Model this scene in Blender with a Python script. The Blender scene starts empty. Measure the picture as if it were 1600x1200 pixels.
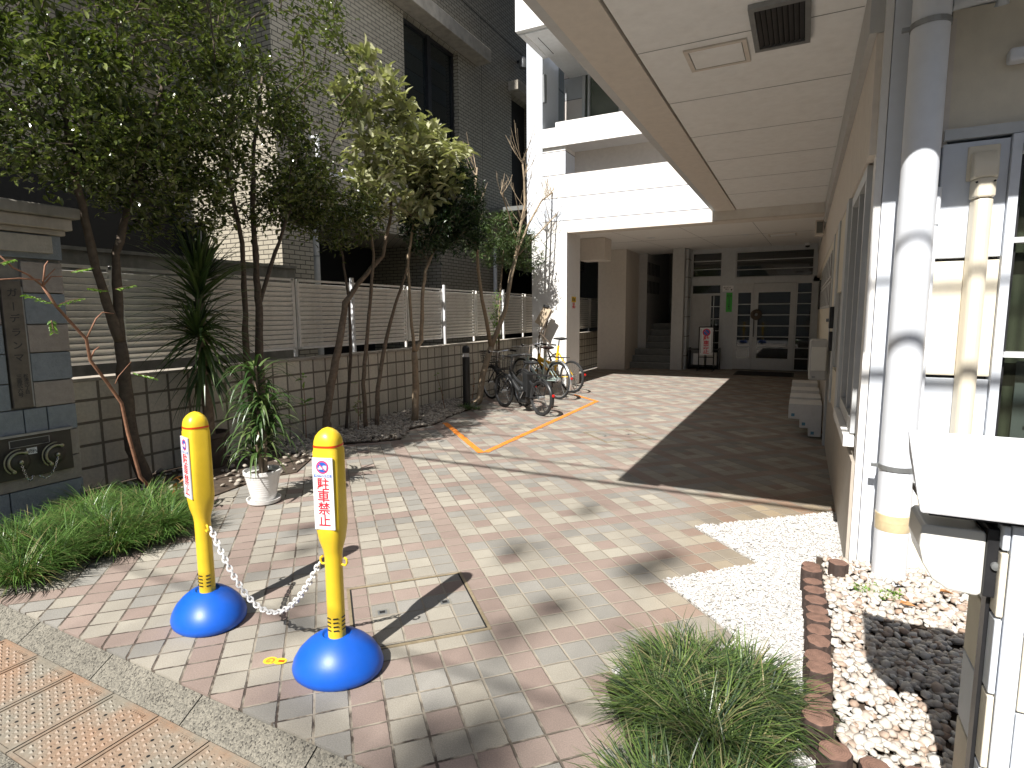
import bpy, bmesh, math, random
from mathutils import Vector, Matrix, noise
R = math.radians
random.seed(7)
C = bpy.context.scene.collection
sc = bpy.context.scene

# ------------------------------------------------------------------ camera
cam_d = bpy.data.cameras.new('camera'); cam = bpy.data.objects.new('camera', cam_d); C.objects.link(cam)
cam_d.sensor_width = 36; cam_d.lens = 36*892/1600; cam_d.clip_start = .02; cam_d.clip_end = 300
cr = Vector((0.892610, 0.450783, -0.006452)); cu = Vector((-0.048987, 0.111206, 0.992589)); cb = Vector((0.448160, -0.885679, 0.121346))
cam.matrix_world = Matrix(((cr[0],cu[0],cb[0],0),(cr[1],cu[1],cb[1],0),(cr[2],cu[2],cb[2],1.45),(0,0,0,1)))
sc.camera = cam
# ------------------------------------------------------------------ light
SUN_EL = 46.0
w = bpy.data.worlds.new('World'); sc.world = w; w.use_nodes = True
wn = w.node_tree; bg = wn.nodes['Background']
sky = wn.nodes.new('ShaderNodeTexSky'); sky.sky_type = 'NISHITA'; sky.sun_disc = False
sky.sun_elevation = R(SUN_EL); sky.sun_rotation = R(180-1)
wn.links.new(sky.outputs[0], bg.inputs[0]); bg.inputs[1].default_value = 0.05
sl = bpy.data.lights.new('sun', 'SUN'); sl.energy = 4.9; sl.angle = R(0.53); sl.color = (1, .965, .91)
so = bpy.data.objects.new('sun', sl); C.objects.link(so)
sd = Vector((0.018, math.cos(R(SUN_EL)), -math.sin(R(SUN_EL))))
so.rotation_euler = sd.to_track_quat('-Z', 'Y').to_euler(); so.location = (0, -10, 20)
vs = sc.view_settings; vs.view_transform = 'Standard'; vs.look = 'None'; vs.gamma = 1; vs.exposure = 0.80
sc.cycles.max_bounces = 7; sc.cycles.diffuse_bounces = 4; sc.cycles.glossy_bounces = 3
sc.cycles.transmission_bounces = 4; sc.cycles.transparent_max_bounces = 8
sc.cycles.sample_clamp_indirect = 6; sc.cycles.caustics_reflective = False; sc.cycles.caustics_refractive = False
try: sc.cycles.use_denoising = True
except Exception: pass

# ------------------------------------------------------------------ materials
class NT:
    def __init__(s, name):
        s.m = bpy.data.materials.new(name); s.m.use_nodes = True; s.t = s.m.node_tree
        s.b = s.t.nodes['Principled BSDF']; s.out = s.t.nodes['Material Output']
    def n(s, typ, **kw):
        nd = s.t.nodes.new(typ)
        for k, v in kw.items(): setattr(nd, k, v)
        return nd
    def put(s, sock, v):
        if isinstance(v, bpy.types.NodeSocket): s.t.links.new(v, sock)
        elif isinstance(v, (tuple, list)) and len(v) == 3 and sock.type == 'RGBA': sock.default_value = (*v, 1)
        else: sock.default_value = v
    def ma(s, op, a, b=0.0, c=None):
        nd = s.n('ShaderNodeMath', operation=op); s.put(nd.inputs[0], a); s.put(nd.inputs[1], b)
        if c is not None: s.put(nd.inputs[2], c)
        return nd.outputs[0]
    def mix(s, f, a, b, blend='MIX'):
        nd = s.n('ShaderNodeMix', data_type='RGBA', blend_type=blend)
        s.put(nd.inputs[0], f); s.put(nd.inputs[6], a); s.put(nd.inputs[7], b); return nd.outputs[2]
    def pos(s):
        return s.n('ShaderNodeNewGeometry').outputs['Position']
    def sep(s, v):
        nd = s.n('ShaderNodeSeparateXYZ'); s.put(nd.inputs[0], v); return nd.outputs
    def comb(s, x, y, z):
        nd = s.n('ShaderNodeCombineXYZ'); s.put(nd.inputs[0], x); s.put(nd.inputs[1], y); s.put(nd.inputs[2], z); return nd.outputs[0]
    def noise(s, v, scale, detail=4, rough=.55):
        nd = s.n('ShaderNodeTexNoise'); s.put(nd.inputs['Vector'], v); nd.inputs['Scale'].default_value = scale
        nd.inputs['Detail'].default_value = detail; nd.inputs['Roughness'].default_value = rough; return nd.outputs[0]
    def ramp(s, f, lo, hi, a=0.0, b=1.0):
        nd = s.n('ShaderNodeMapRange'); s.put(nd.inputs[0], f)
        for i, v in enumerate((lo, hi, a, b)): nd.inputs[i+1].default_value = v
        return nd.outputs[0]
    def bump(s, h, dist=.002, strength=1.0):
        nd = s.n('ShaderNodeBump'); s.put(nd.inputs['Height'], h); nd.inputs['Distance'].default_value = dist
        nd.inputs['Strength'].default_value = strength; s.t.links.new(nd.outputs[0], s.b.inputs['Normal'])
    def base(s, c, rough=.6, metal=0.0, spec=None):
        s.put(s.b.inputs['Base Color'], c); s.put(s.b.inputs['Roughness'], rough); s.put(s.b.inputs['Metallic'], metal)
        if spec is not None: s.b.inputs['Specular IOR Level'].default_value = spec

MAT = {}
def plain(name, col, rough=.6, metal=0.0, var=.12, scale=14.0, bump=.0006, dirt=0.0, dirtcol=(.12,.1,.07), coat=0.0, spec=None):
    t = NT(name); p = t.pos()
    nz = t.noise(p, scale, 5, .6); f = t.ramp(nz, .3, .7, 1-var, 1+var)
    c = t.mix(1.0, col, t.comb(f, f, f), 'MULTIPLY')
    if dirt > 0:
        sx = t.sep(p); v = t.comb(t.ma('MULTIPLY', sx[0], 1.0), sx[1], t.ma('MULTIPLY', sx[2], .25))
        d = t.ramp(t.noise(v, 5.0, 6, .65), .48, .78, 0, dirt)
        c = t.mix(d, c, dirtcol)
    t.base(c, rough, metal, spec)
    if coat: t.b.inputs['Coat Weight'].default_value = coat
    if bump: t.bump(t.noise(p, scale*9, 3, .6), bump, .6)
    MAT[name] = t.m; return t.m

plain('white_wall', (.80,.79,.77), .62, var=.03, dirt=.10, dirtcol=(.42,.38,.32))
plain('blue_white', (.66,.70,.76), .6, var=.03, dirt=.08, dirtcol=(.35,.34,.32))
plain('grey_wall', (.50,.50,.49), .65, var=.05, dirt=.15)
plain('cool_grey', (.54,.565,.58), .55, var=.05, dirt=.18, dirtcol=(.2,.19,.17))
plain('cream_panel', (.74,.68,.56), .7, var=.05, bump=.001, dirt=.12, dirtcol=(.38,.33,.25))
plain('beige_render', (.70,.64,.57), .75, var=.05, bump=.0012, dirt=.1, dirtcol=(.36,.3,.25))
plain('soffit_panel', (.89,.895,.89), .7, var=.04, bump=.0005, dirt=.14, dirtcol=(.5,.45,.4))
plain('stair_stone', (.16,.165,.155), .55, var=.15)
plain('steel_grey', (.30,.31,.31), .4, .6, var=.1)
plain('frame_grey', (.52,.53,.53), .45, .1, var=.05)
plain('white_metal', (.74,.75,.76), .35, .0, var=.04, dirt=.1)
plain('fence_metal', (.90,.88,.83), .5, .0, var=.07, dirt=.25, dirtcol=(.25,.22,.18))
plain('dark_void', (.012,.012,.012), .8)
plain('dark_metal', (.03,.03,.032), .4, .3, var=.2)
plain('black_rubber', (.018,.018,.018), .7, var=.2)
plain('black_plastic', (.02,.021,.022), .35, var=.2)
plain('chrome', (.62,.63,.65), .18, 1.0, var=.06)
plain('bollard_yellow', (.80,.55,.03), .35, var=.06, dirt=.22, dirtcol=(.45,.30,.06), bump=.0002)
plain('bollard_blue', (.006,.10,.54), .42, var=.06, dirt=.14, dirtcol=(.05,.1,.3), bump=.0003)
plain('red_stripe', (.75,.06,.01), .35, var=.03)
plain('label_white', (.82,.82,.82), .3, var=.02, bump=0)
plain('label_red', (.72,.03,.05), .4, var=.03, bump=0)
plain('label_magenta', (.72,.05,.16), .4, var=.03, bump=0)
plain('label_blue', (.03,.12,.48), .4, var=.03, bump=0)
plain('label_grey', (.25,.30,.36), .4, var=.03, bump=0)
plain('label_green', (.05,.48,.05), .45, var=.05, bump=0)
plain('label_yellow', (.80,.55,.04), .45, var=.05, bump=0)
plain('label_black', (.03,.03,.03), .5, var=.05, bump=0)
plain('chain_white', (.78,.78,.77), .4, var=.05)
plain('line_orange', (.80,.24,.025), .75, var=.22, scale=30, dirt=.35, dirtcol=(.35,.25,.18))
plain('duct_cream', (.76,.69,.55), .35, var=.03, dirt=.06, dirtcol=(.4,.3,.2))
plain('pipe_white', (.72,.75,.80), .35, var=.03, dirt=.06, dirtcol=(.4,.38,.34))
plain('tape_tan', (.62,.50,.30), .3, var=.15)
plain('lamp_plastic', (.72,.71,.66), .3, var=.02, bump=0)
plain('soil', (.07,.05,.035), .95, var=.4, bump=.004)
plain('bark_brown', (.20,.15,.105), .85, var=.35, scale=25, bump=.004, dirt=.4, dirtcol=(.36,.31,.24))
plain('bark_dark', (.10,.075,.055), .85, var=.35, scale=25, bump=.004, dirt=.3, dirtcol=(.22,.18,.13))
plain('bark_pale', (.31,.24,.16), .8, var=.25, scale=25, bump=.002, dirt=.3, dirtcol=(.25,.18,.12))
plain('twig_red', (.30,.15,.09), .7, var=.3, scale=30, bump=.001)
plain('pot_white', (.74,.73,.71), .45, var=.05, dirt=.15, dirtcol=(.35,.3,.25))
plain('pot_brown', (.05,.035,.028), .6, var=.2)
plain('bike_teal', (.42,.52,.48), .3, .2, var=.05)
plain('bike_yellow', (.85,.50,.02), .3, var=.05)
plain('bike_silver', (.55,.57,.58), .28, .8, var=.05)
plain('saddle_brown', (.05,.022,.018), .5, var=.2)
plain('red_lens', (.6,.02,.015), .15, var=.05, bump=0)
plain('panel_brown', (.055,.05,.042), .45, .3, var=.15)
plain('brass_dull', (.38,.37,.27), .35, .8, var=.2)
plain('stone_plate', (.135,.115,.09), .6, var=.25, bump=.001)
plain('mat_dark', (.02,.02,.022), .9, var=.3)
plain('dry_leaf', (.42,.20,.07), .7, var=.4)
plain('tan_board', (.52,.42,.30), .6, var=.1)
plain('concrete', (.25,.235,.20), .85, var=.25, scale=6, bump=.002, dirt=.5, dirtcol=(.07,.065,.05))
plain('concrete_lit', (.42,.38,.32), .85, var=.2, scale=6, bump=.002, dirt=.4, dirtcol=(.14,.11,.08))  # paler copy of concrete, with a lit look put into the colour
plain('bin_blue', (.12,.30,.42), .5, var=.1)
plain('beige_low', (.46,.41,.35), .75, var=.08, bump=.0012, dirt=.25, dirtcol=(.2,.17,.13))
plain('cable_black', (.02,.02,.02), .6)
plain('ceiling_inner', (.84,.82,.79), .7, var=.02, dirt=.05, dirtcol=(.5,.45,.4))

def m_tiles():
    t = NT('paving_tiles'); p = t.pos(); x, y, z = t.sep(p)
    q = 1/math.sqrt(2)
    a = t.ma('MULTIPLY', t.ma('SUBTRACT', x, y), q); b = t.ma('MULTIPLY', t.ma('ADD', x, y), q)
    A = t.ma('DIVIDE', t.ma('ADD', a, 2.797+.1225*500), .1225); B = t.ma('DIVIDE', t.ma('SUBTRACT', b, .80-.128*500), .128)
    ia = t.ma('FLOOR', A); ib = t.ma('FLOOR', B); fa = t.ma('FRACT', A); fb = t.ma('FRACT', B)
    ma_ = t.ma('MODULO', ia, 5.0); mb_ = t.ma('MODULO', ib, 5.0)     # a==4 red, b==4 red
    cell = t.comb(ia, ib, 0.0)
    wn_ = t.n('ShaderNodeTexWhiteNoise', noise_dimensions='3D'); t.put(wn_.inputs['Vector'], cell)
    rnd = wn_.outputs['Value']; rc = t.sep(wn_.outputs['Color'])
    def eq(v, k): return t.ma('COMPARE', v, float(k), .3)
    red = t.ma('MAXIMUM', eq(ma_, 4), eq(mb_, 4))
    # inside: b index 0..3 (columns), a index 0..3 (rows)
    centre = t.ma('MULTIPLY', eq(mb_, 1), eq(ma_, 2))
    red = t.ma('MAXIMUM', red, centre)
    grey = t.ma('MAXIMUM', t.ma('MAXIMUM', eq(mb_, 3), eq(ma_, 0)), t.ma('MULTIPLY', eq(mb_, 1), eq(ma_, 1)))
    grey = t.ma('MULTIPLY', grey, t.ma('GREATER_THAN', rnd, .12))
    speck = t.noise(p, 210.0, 3, .7)
    sp = t.ramp(speck, .3, .7, .78, 1.20)
    cr_ = t.mix(t.ramp(rc[0], 0, 1), (.275,.212,.182), (.33,.262,.225))
    cw = t.mix(t.ramp(rc[1], 0, 1), (.325,.298,.25), (.395,.365,.305))
    cg = t.mix(t.ramp(rc[2], 0, 1), (.25,.238,.213), (.315,.30,.27))
    c = t.mix(grey, cw, cg); c = t.mix(red, c, cr_)
    c = t.mix(1.0, c, t.comb(sp, sp, sp), 'MULTIPLY')
    blot = t.ramp(t.noise(p, 1.6, 5, .6), .35, .75, 1.05, .80)
    c = t.mix(1.0, c, t.comb(blot, blot, blot), 'MULTIPLY')
    # yellowed, browned tiles along the gravel edge by the wall (old stain)
    st = t.ma('MULTIPLY', t.ramp(t.ma('ADD', x, t.ma('MULTIPLY', t.noise(p, 3.0, 3), .5)), -.55, .15, 0, .75), t.ramp(y, 2.2, 3.0))
    st = t.ma('MULTIPLY', st, t.ramp(y, 5.3, 4.6))
    c = t.mix(t.ma('MULTIPLY', st, .8), c, t.mix(1.0, c, (.95,.72,.45), 'MULTIPLY'))
    edge = t.ma('MINIMUM', t.ma('MINIMUM', fa, t.ma('SUBTRACT', 1.0, fa)), t.ma('MINIMUM', fb, t.ma('SUBTRACT', 1.0, fb)))
    wob = t.ramp(t.noise(p, 60.0, 3), .3, .7, -.009, .009)
    j = t.ramp(t.ma('ADD', edge, wob), .026, .046)
    # mortar: pale far from the street, dark and open along B joints near the kerb
    near = t.ramp(y, 2.3, 1.4); hole = t.ramp(t.noise(p, 11.0, 5), .44, .60)
    mort = t.mix(t.ma('MULTIPLY', near, hole), (.34,.30,.24), (.07,.055,.045))
    left = t.ma('MULTIPLY', t.ramp(x, -1.6, -2.6), t.ramp(t.noise(p, 9.0, 3), .35, .6))
    mort = t.mix(left, mort, (.10,.08,.065))
    mort = t.mix(t.ramp(y, 3.2, 5.5), mort, (.28,.24,.20))
    c = t.mix(j, mort, c)
    t.base(c, t.ramp(speck, .3, .7, .70, .88), 0, .2)
    h = t.ma('ADD', t.ma('MULTIPLY', j, 1.0), t.ma('MULTIPLY', speck, .14))
    h = t.ma('ADD', h, t.ma('MULTIPLY', rnd, .35))
    t.bump(h, .0035, .9)
    MAT['paving_tiles'] = t.m
m_tiles()

def m_brick(name, c1, c2, mortar, bw, bh, axis='y', mort=.008, bumpd=.002, off=.5, dirt=.2):
    t = NT(name); p = t.pos(); x, y, z = t.sep(p)
    u = {'y': y, 'x': x}[axis] if axis in 'xy' else t.ma('ADD', x, y)
    v = t.comb(u, z, 0.0)
    br = t.n('ShaderNodeTexBrick'); t.put(br.inputs['Vector'], v)
    br.inputs['Scale'].default_value = 1.0; br.inputs['Brick Width'].default_value = bw; br.inputs['Row Height'].default_value = bh
    br.inputs['Mortar Size'].default_value = mort; br.inputs['Mortar Smooth'].default_value = .1; br.offset = off; br.inputs['Bias'].default_value = 0
    t.put(br.inputs['Color1'], c1); t.put(br.inputs['Color2'], c2); t.put(br.inputs['Mortar'], mortar)
    f = t.ramp(t.noise(p, 40, 4), .3, .7, .9, 1.1); c = t.mix(1.0, br.outputs['Color'], t.comb(f, f, f), 'MULTIPLY')
    d = t.ramp(t.noise(t.comb(x, y, t.ma('MULTIPLY', z, .3)), 1.8, 6, .65), .45, .8, 0, dirt)
    c = t.mix(d, c, (.10,.09,.07))
    t.base(c, .6)
    h = t.ma('ADD', t.ma('SUBTRACT', 1.0, br.outputs['Fac']), t.ma('MULTIPLY', t.noise(p, 120, 3), .2))
    t.bump(h, bumpd, .8); MAT[name] = t.m
m_brick('brick_tiles', (.42,.38,.30), (.36,.325,.255), (.06,.052,.04), .21, .07, 'a', .007)
m_brick('block_wall', (.70,.65,.54), (.60,.555,.46), (.19,.165,.125), .2, .19, 'a', .012, .006, 0.0, .55)

def m_bands(name, c1, c2, h, z0, jw=.012, axis=2):
    t = NT(name); p = t.pos(); s = t.sep(p)
    v = t.ma('DIVIDE', t.ma('SUBTRACT', s[axis], z0-h*60), h)
    fl = t.ma('FLOOR', v); fr = t.ma('FRACT', v); alt = t.ma('MODULO', fl, 2.0)
    e = t.ma('MINIMUM', fr, t.ma('SUBTRACT', 1.0, fr)); j = t.ramp(e, jw/h*.4, jw/h*.6)
    c = t.mix(alt, c1, c2); f = t.ramp(t.noise(p, 9, 5), .3, .7, .96, 1.03)
    c = t.mix(1.0, c, t.comb(f, f, f), 'MULTIPLY')
    d = t.ramp(t.noise(t.comb(s[0], s[1], t.ma('MULTIPLY', s[2], .2)), 3.0, 6, .65), .5, .8, 0, .15)
    c = t.mix(d, c, (.35,.31,.26))
    c = t.mix(j, (.08,.07,.07), c); t.base(c, .6)
    t.bump(t.ma('ADD', j, t.ma('MULTIPLY', t.noise(p, 90, 3), .08)), .005, .7); MAT[name] = t.m
m_bands('banded_facade', (.72,.76,.82), (.80,.77,.72), .43, 3.225)
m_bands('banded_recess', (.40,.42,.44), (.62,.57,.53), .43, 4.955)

def m_speckle(name, cols, scale, rough=.8, bumpd=.004, extra=0):
    t = NT(name); p = t.pos()
    vo = t.n('ShaderNodeTexVoronoi'); t.put(vo.inputs['Vector'], p); vo.inputs['Scale'].default_value = scale
    vc = t.sep(vo.outputs['Color'])
    c = t.mix(t.ramp(vc[0], .2, .8), cols[0], cols[1]); c = t.mix(t.ramp(vc[1], .86, .9), c, cols[2])
    nz = t.ramp(t.noise(p, 2.5, 5), .35, .7, 1.05, .78); c = t.mix(1.0, c, t.comb(nz, nz, nz), 'MULTIPLY')
    t.base(c, rough); t.bump(t.ma('ADD', t.ma('SUBTRACT', 1.0, vo.outputs['Distance']), t.ma('MULTIPLY', t.noise(p, 90, 4), .6)), bumpd, .9)
    MAT[name] = t.m
m_speckle('kerb_stone', ((.15,.14,.115),(.26,.24,.195),(.06,.055,.045)), 170)
m_speckle('white_gravel', ((.50,.49,.47),(.62,.61,.59),(.18,.17,.15)), 85, .8, .006)
m_speckle('asphalt', ((.045,.045,.045),(.09,.09,.088),(.15,.145,.14)), 120)

def m_stone(name, cols, rough=.65):
    t = NT(name); g = t.n('ShaderNodeNewGeometry'); r = g.outputs['Random Per Island']; p = g.outputs['Position']
    rp = t.n('ShaderNodeValToRGB'); t.put(rp.inputs[0], r); e = rp.color_ramp.elements
    e[0].position = 0; e[0].color = (*cols[0], 1); e[1].position = 1; e[1].color = (*cols[-1], 1)
    for i, c in enumerate(cols[1:-1]):
        k = rp.color_ramp.elements.new((i+1)/(len(cols)-1)); k.color = (*c, 1)
    f = t.ramp(t.noise(p, 70, 4), .3, .7, .85, 1.1)
    t.base(t.mix(1.0, rp.outputs[0], t.comb(f, f, f), 'MULTIPLY'), rough); t.bump(t.noise(p, 150, 3), .0015, .6); MAT[name] = t.m
m_stone('pebble_white', [(.50,.46,.41),(.58,.55,.50),(.44,.38,.32),(.64,.62,.58),(.54,.50,.45),(.36,.25,.18),(.58,.55,.50)])
m_stone('gravel_grain', [(.52,.51,.49),(.66,.65,.63),(.40,.38,.35),(.70,.69,.67),(.48,.45,.42),(.62,.61,.59)])
m_stone('pebble_bed', [(.36,.32,.27),(.22,.19,.16),(.48,.43,.36),(.30,.26,.21),(.56,.50,.42),(.26,.22,.17)])

def m_leaf(name, cols, rough=.35, trans=.25, spec=.5):
    t = NT(name); g = t.n('ShaderNodeNewGeometry'); r = g.outputs['Random Per Island']
    rp = t.n('ShaderNodeValToRGB'); t.put(rp.inputs[0], r); e = rp.color_ramp.elements
    e[0].position = 0; e[0].color = (*cols[0], 1); e[1].position = 1; e[1].color = (*cols[-1], 1)
    for i, c in enumerate(cols[1:-1]):
        k = rp.color_ramp.elements.new((i+1)/(len(cols)-1)); k.color = (*c, 1)
    t.base(rp.outputs[0], rough, 0, spec)
    tr = t.n('ShaderNodeBsdfTranslucent'); t.put(tr.inputs[0], t.mix(1.0, rp.outputs[0], (1.25,1.4,.6), 'MULTIPLY'))
    mx = t.n('ShaderNodeMixShader'); mx.inputs[0].default_value = trans
    t.t.links.new(t.b.outputs[0], mx.inputs[1]); t.t.links.new(tr.outputs[0], mx.inputs[2]); t.t.links.new(mx.outputs[0], t.out.inputs[0])
    MAT[name] = t.m
m_leaf('leaf_dark', [(.04,.06,.018),(.08,.11,.028),(.14,.17,.045),(.05,.075,.022),(.22,.25,.08),(.09,.12,.03)], .22, .25, .8)
m_leaf('leaf_deep', [(.018,.040,.014),(.030,.062,.020),(.045,.085,.028)], .35, .18)
m_leaf('leaf_olive', [(.30,.30,.16),(.43,.43,.26),(.20,.215,.10),(.53,.52,.35),(.36,.36,.21)], .35, .25)
m_leaf('leaf_bush', [(.06,.10,.03),(.10,.15,.05),(.045,.08,.025)], .5, .2)
m_leaf('leaf_fresh', [(.16,.30,.04),(.24,.38,.08),(.12,.24,.05)], .45, .35)
m_leaf('leaf_yucca', [(.035,.07,.022),(.065,.11,.03),(.11,.16,.045)], .35, .12)
m_leaf('leaf_drac', [(.022,.05,.015),(.04,.085,.02),(.07,.13,.035),(.15,.19,.07)], .35, .15)
m_leaf('grass_blade', [(.035,.08,.02),(.06,.13,.028),(.10,.20,.04),(.16,.27,.07),(.045,.10,.025),(.28,.24,.11)], .33, .2, .7)
m_leaf('grass_dark', [(.022,.042,.024),(.04,.075,.026),(.09,.15,.035),(.16,.23,.06),(.05,.09,.04),(.30,.26,.13)], .33, .2, .7)

def m_glass(name, tint=(.02,.025,.025), rough=.02, trans=.35):
    t = NT(name); t.b.inputs['Base Color'].default_value = (*tint, 1); t.b.inputs['Roughness'].default_value = rough
    t.b.inputs['Specular IOR Level'].default_value = .8
    tp = t.n('ShaderNodeBsdfTransparent'); tp.inputs[0].default_value = (.75,.8,.78,1)
    mx = t.n('ShaderNodeMixShader'); mx.inputs[0].default_value = trans
    t.t.links.new(t.b.outputs[0], mx.inputs[1]); t.t.links.new(tp.outputs[0], mx.inputs[2]); t.t.links.new(mx.outputs[0], t.out.inputs[0])
    MAT[name] = t.m
m_glass('glass_dark', trans=.12); m_glass('glass_green', (.10,.12,.09), .05, .0); m_glass('glass_blind', (.03,.03,.02), .05, .65)

def m_blind():
    t = NT('blind_slats'); p = t.pos(); x, y, z = t.sep(p)
    f = t.ramp(t.ma('SINE', t.ma('MULTIPLY', x, 2*math.pi/.055)), -1, 1, .45, 1.0)
    t.base(t.mix(1.0, (.46,.45,.30), t.comb(f, f, f), 'MULTIPLY'), .7); MAT['blind_slats'] = t.m
m_blind()

def m_cover(name, c1, c2):
    t = NT(name); p = t.pos()
    c = t.mix(t.ramp(t.noise(p, 3.2, 5, .6), .40, .60), c1, c2)
    f = t.ramp(t.noise(p, 45, 4), .3, .7, .85, 1.1)
    c = t.mix(1.0, c, t.comb(f, f, f), 'MULTIPLY'); t.base(c, .62, .0); t.bump(t.noise(p, 160, 3), .0008, .7); MAT[name] = t.m
m_cover('cast_cover', (.25,.225,.18), (.30,.20,.135))

def m_log():
    t = NT('log_brown'); tc = t.n('ShaderNodeTexCoord').outputs['Object']; p = t.pos(); x, y, z = t.sep(tc)
    r = t.ma('POWER', t.ma('ADD', t.ma('MULTIPLY', x, x), t.ma('MULTIPLY', y, y)), .5)
    rg = t.ramp(t.ma('SINE', t.ma('MULTIPLY', r, 900.0)), -1, 1, .86, 1.08)
    f = t.ramp(t.noise(p, 30, 5), .3, .7, .7, 1.2)
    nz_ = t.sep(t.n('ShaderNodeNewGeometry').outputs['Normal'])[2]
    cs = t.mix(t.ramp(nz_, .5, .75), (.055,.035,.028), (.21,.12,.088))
    c = t.mix(1.0, cs, t.comb(rg, rg, rg), 'MULTIPLY'); c = t.mix(1.0, c, t.comb(f, f, f), 'MULTIPLY')
    t.base(c, .8); t.bump(t.ma('ADD', t.noise(p, 60, 4), t.ma('MULTIPLY', rg, .8)), .003, .8); MAT['log_brown'] = t.m
m_log()

# ------------------------------------------------------------------ geometry helpers
ORG = {}
class MB:
    def __init__(s): s.v = []; s.f = []; s.mi = []; s.cur = 0
    def add(s, vs_, fs):
        o = len(s.v); s.v.extend(tuple(v) for v in vs_); s.f.extend(tuple(i+o for i in f) for f in fs); s.mi.extend([s.cur]*len(fs)); return s
    def mat(s, i): s.cur = i; return s
    def box(s, x0, x1, y0, y1, z0, z1):
        if x0 > x1: x0, x1 = x1, x0
        if y0 > y1: y0, y1 = y1, y0
        if z0 > z1: z0, z1 = z1, z0
        return s.add([(x0,y0,z0),(x1,y0,z0),(x1,y1,z0),(x0,y1,z0),(x0,y0,z1),(x1,y0,z1),(x1,y1,z1),(x0,y1,z1)],
                     [(0,3,2,1),(4,5,6,7),(0,1,5,4),(1,2,6,5),(2,3,7,6),(3,0,4,7)])
    def obox(s, c, ax, ay, az):
        c, ax, ay, az = map(Vector, (c, ax, ay, az)); vs_ = []
        for k in (-1,1):
            for (i,j) in ((-1,-1),(1,-1),(1,1),(-1,1)): vs_.append(c+ax*i+ay*j+az*k)
        return s.add(vs_, [(0,3,2,1),(4,5,6,7),(0,1,5,4),(1,2,6,5),(2,3,7,6),(3,0,4,7)])
    def tube(s, pts, rad, n=8, caps=True):
        pts = [Vector(p) for p in pts]
        if not isinstance(rad, (list, tuple)): rad = [rad]*len(pts)
        prev = None; rings = []
        for i, p in enumerate(pts):
            d = (pts[min(i+1, len(pts)-1)] - pts[max(i-1, 0)])
            if d.length < 1e-9: d = Vector((0,0,1))
            d.normalize()
            if prev is None:
                u = d.orthogonal().normalized()
            else:
                u = prev - d*prev.dot(d)
                u = u.normalized() if u.length > 1e-6 else d.orthogonal().normalized()
            prev = u; v = d.cross(u)
            rings.append([p + (u*math.cos(2*math.pi*k/n) + v*math.sin(2*math.pi*k/n))*rad[i] for k in range(n)])
        vs_ = [q for r_ in rings for q in r_]; fs = []
        for i in range(len(rings)-1):
            for k in range(n):
                k2 = (k+1) % n; fs.append((i*n+k, i*n+k2, (i+1)*n+k2, (i+1)*n+k))
        if caps: fs.append(tuple(range(n-1, -1, -1))); fs.append(tuple((len(rings)-1)*n+k for k in range(n)))
        return s.add(vs_, fs)
    def lathe(s, prof, c=(0,0,0), n=32, sx=1.0, sy=1.0, axis='z'):
        vs_ = []; fs = []
        for (r_, h) in prof:
            for k in range(n):
                a = 2*math.pi*k/n; X, Y = r_*math.cos(a)*sx, r_*math.sin(a)*sy
                q = {'z': (X,Y,h), 'y': (X,h,Y), 'x': (h,X,Y)}[axis]
                vs_.append((c[0]+q[0], c[1]+q[1], c[2]+q[2]))
        for i in range(len(prof)-1):
            for k in range(n):
                k2 = (k+1) % n; fs.append((i*n+k, i*n+k2, (i+1)*n+k2, (i+1)*n+k))
        fs.append(tuple(range(n-1,-1,-1))); fs.append(tuple((len(prof)-1)*n+k for k in range(n)))
        return s.add(vs_, fs)
    def torus(s, c, R_, r_, n=36, m=8, axis='y'):
        vs_ = []; fs = []
        for i in range(n):
            a = 2*math.pi*i/n
            for j in range(m):
                b = 2*math.pi*j/m; rr = R_ + r_*math.cos(b); h = r_*math.sin(b)
                q = {'y': (rr*math.cos(a), h, rr*math.sin(a)), 'z': (rr*math.cos(a), rr*math.sin(a), h), 'x': (h, rr*math.cos(a), rr*math.sin(a))}[axis]
                vs_.append((c[0]+q[0], c[1]+q[1], c[2]+q[2]))
        for i in range(n):
            for j in range(m):
                fs.append((i*m+j, ((i+1)%n)*m+j, ((i+1)%n)*m+(j+1)%m, i*m+(j+1)%m))
        return s.add(vs_, fs)
    def prism(s, poly, z0, z1, axis='z'):
        n = len(poly)
        def P(a, b, h): return {'z': (a,b,h), 'y': (a,h,b), 'x': (h,a,b)}[axis]
        vs_ = [P(a,b,z0) for a,b in poly] + [P(a,b,z1) for a,b in poly]
        fs = [tuple(range(n-1,-1,-1)), tuple(range(n,2*n))] + [(i,(i+1)%n,n+(i+1)%n,n+i) for i in range(n)]
        return s.add(vs_, fs)
    def build(s, name, mats, parent=None, smooth=False, bevel=0.0, fix=True, loc=None):
        if isinstance(mats, str): mats = [mats]
        o_ = ORG.get(parent.name, Vector((0,0,0))) if parent is not None else (Vector(loc) if loc is not None else Vector((0,0,0)))
        me = bpy.data.meshes.new(name)
        me.from_pydata([(v[0]-o_[0], v[1]-o_[1], v[2]-o_[2]) for v in s.v], [], s.f)
        for m_ in mats: me.materials.append(MAT[m_])
        if len(mats) > 1: me.polygons.foreach_set('material_index', s.mi)
        if fix:
            bm = bmesh.new(); bm.from_mesh(me); bmesh.ops.recalc_face_normals(bm, faces=bm.faces); bm.to_mesh(me); bm.free()
        me.update()
        if smooth:
            me.polygons.foreach_set('use_smooth', [True]*len(me.polygons))
            if fix:
                try: me.set_sharp_from_angle(angle=R(42))
                except Exception: pass
        ob = bpy.data.objects.new(name, me); C.objects.link(ob)
        if parent is not None: ob.parent = parent
        elif loc is not None: ob.location = loc
        ORG[ob.name] = o_
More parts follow.
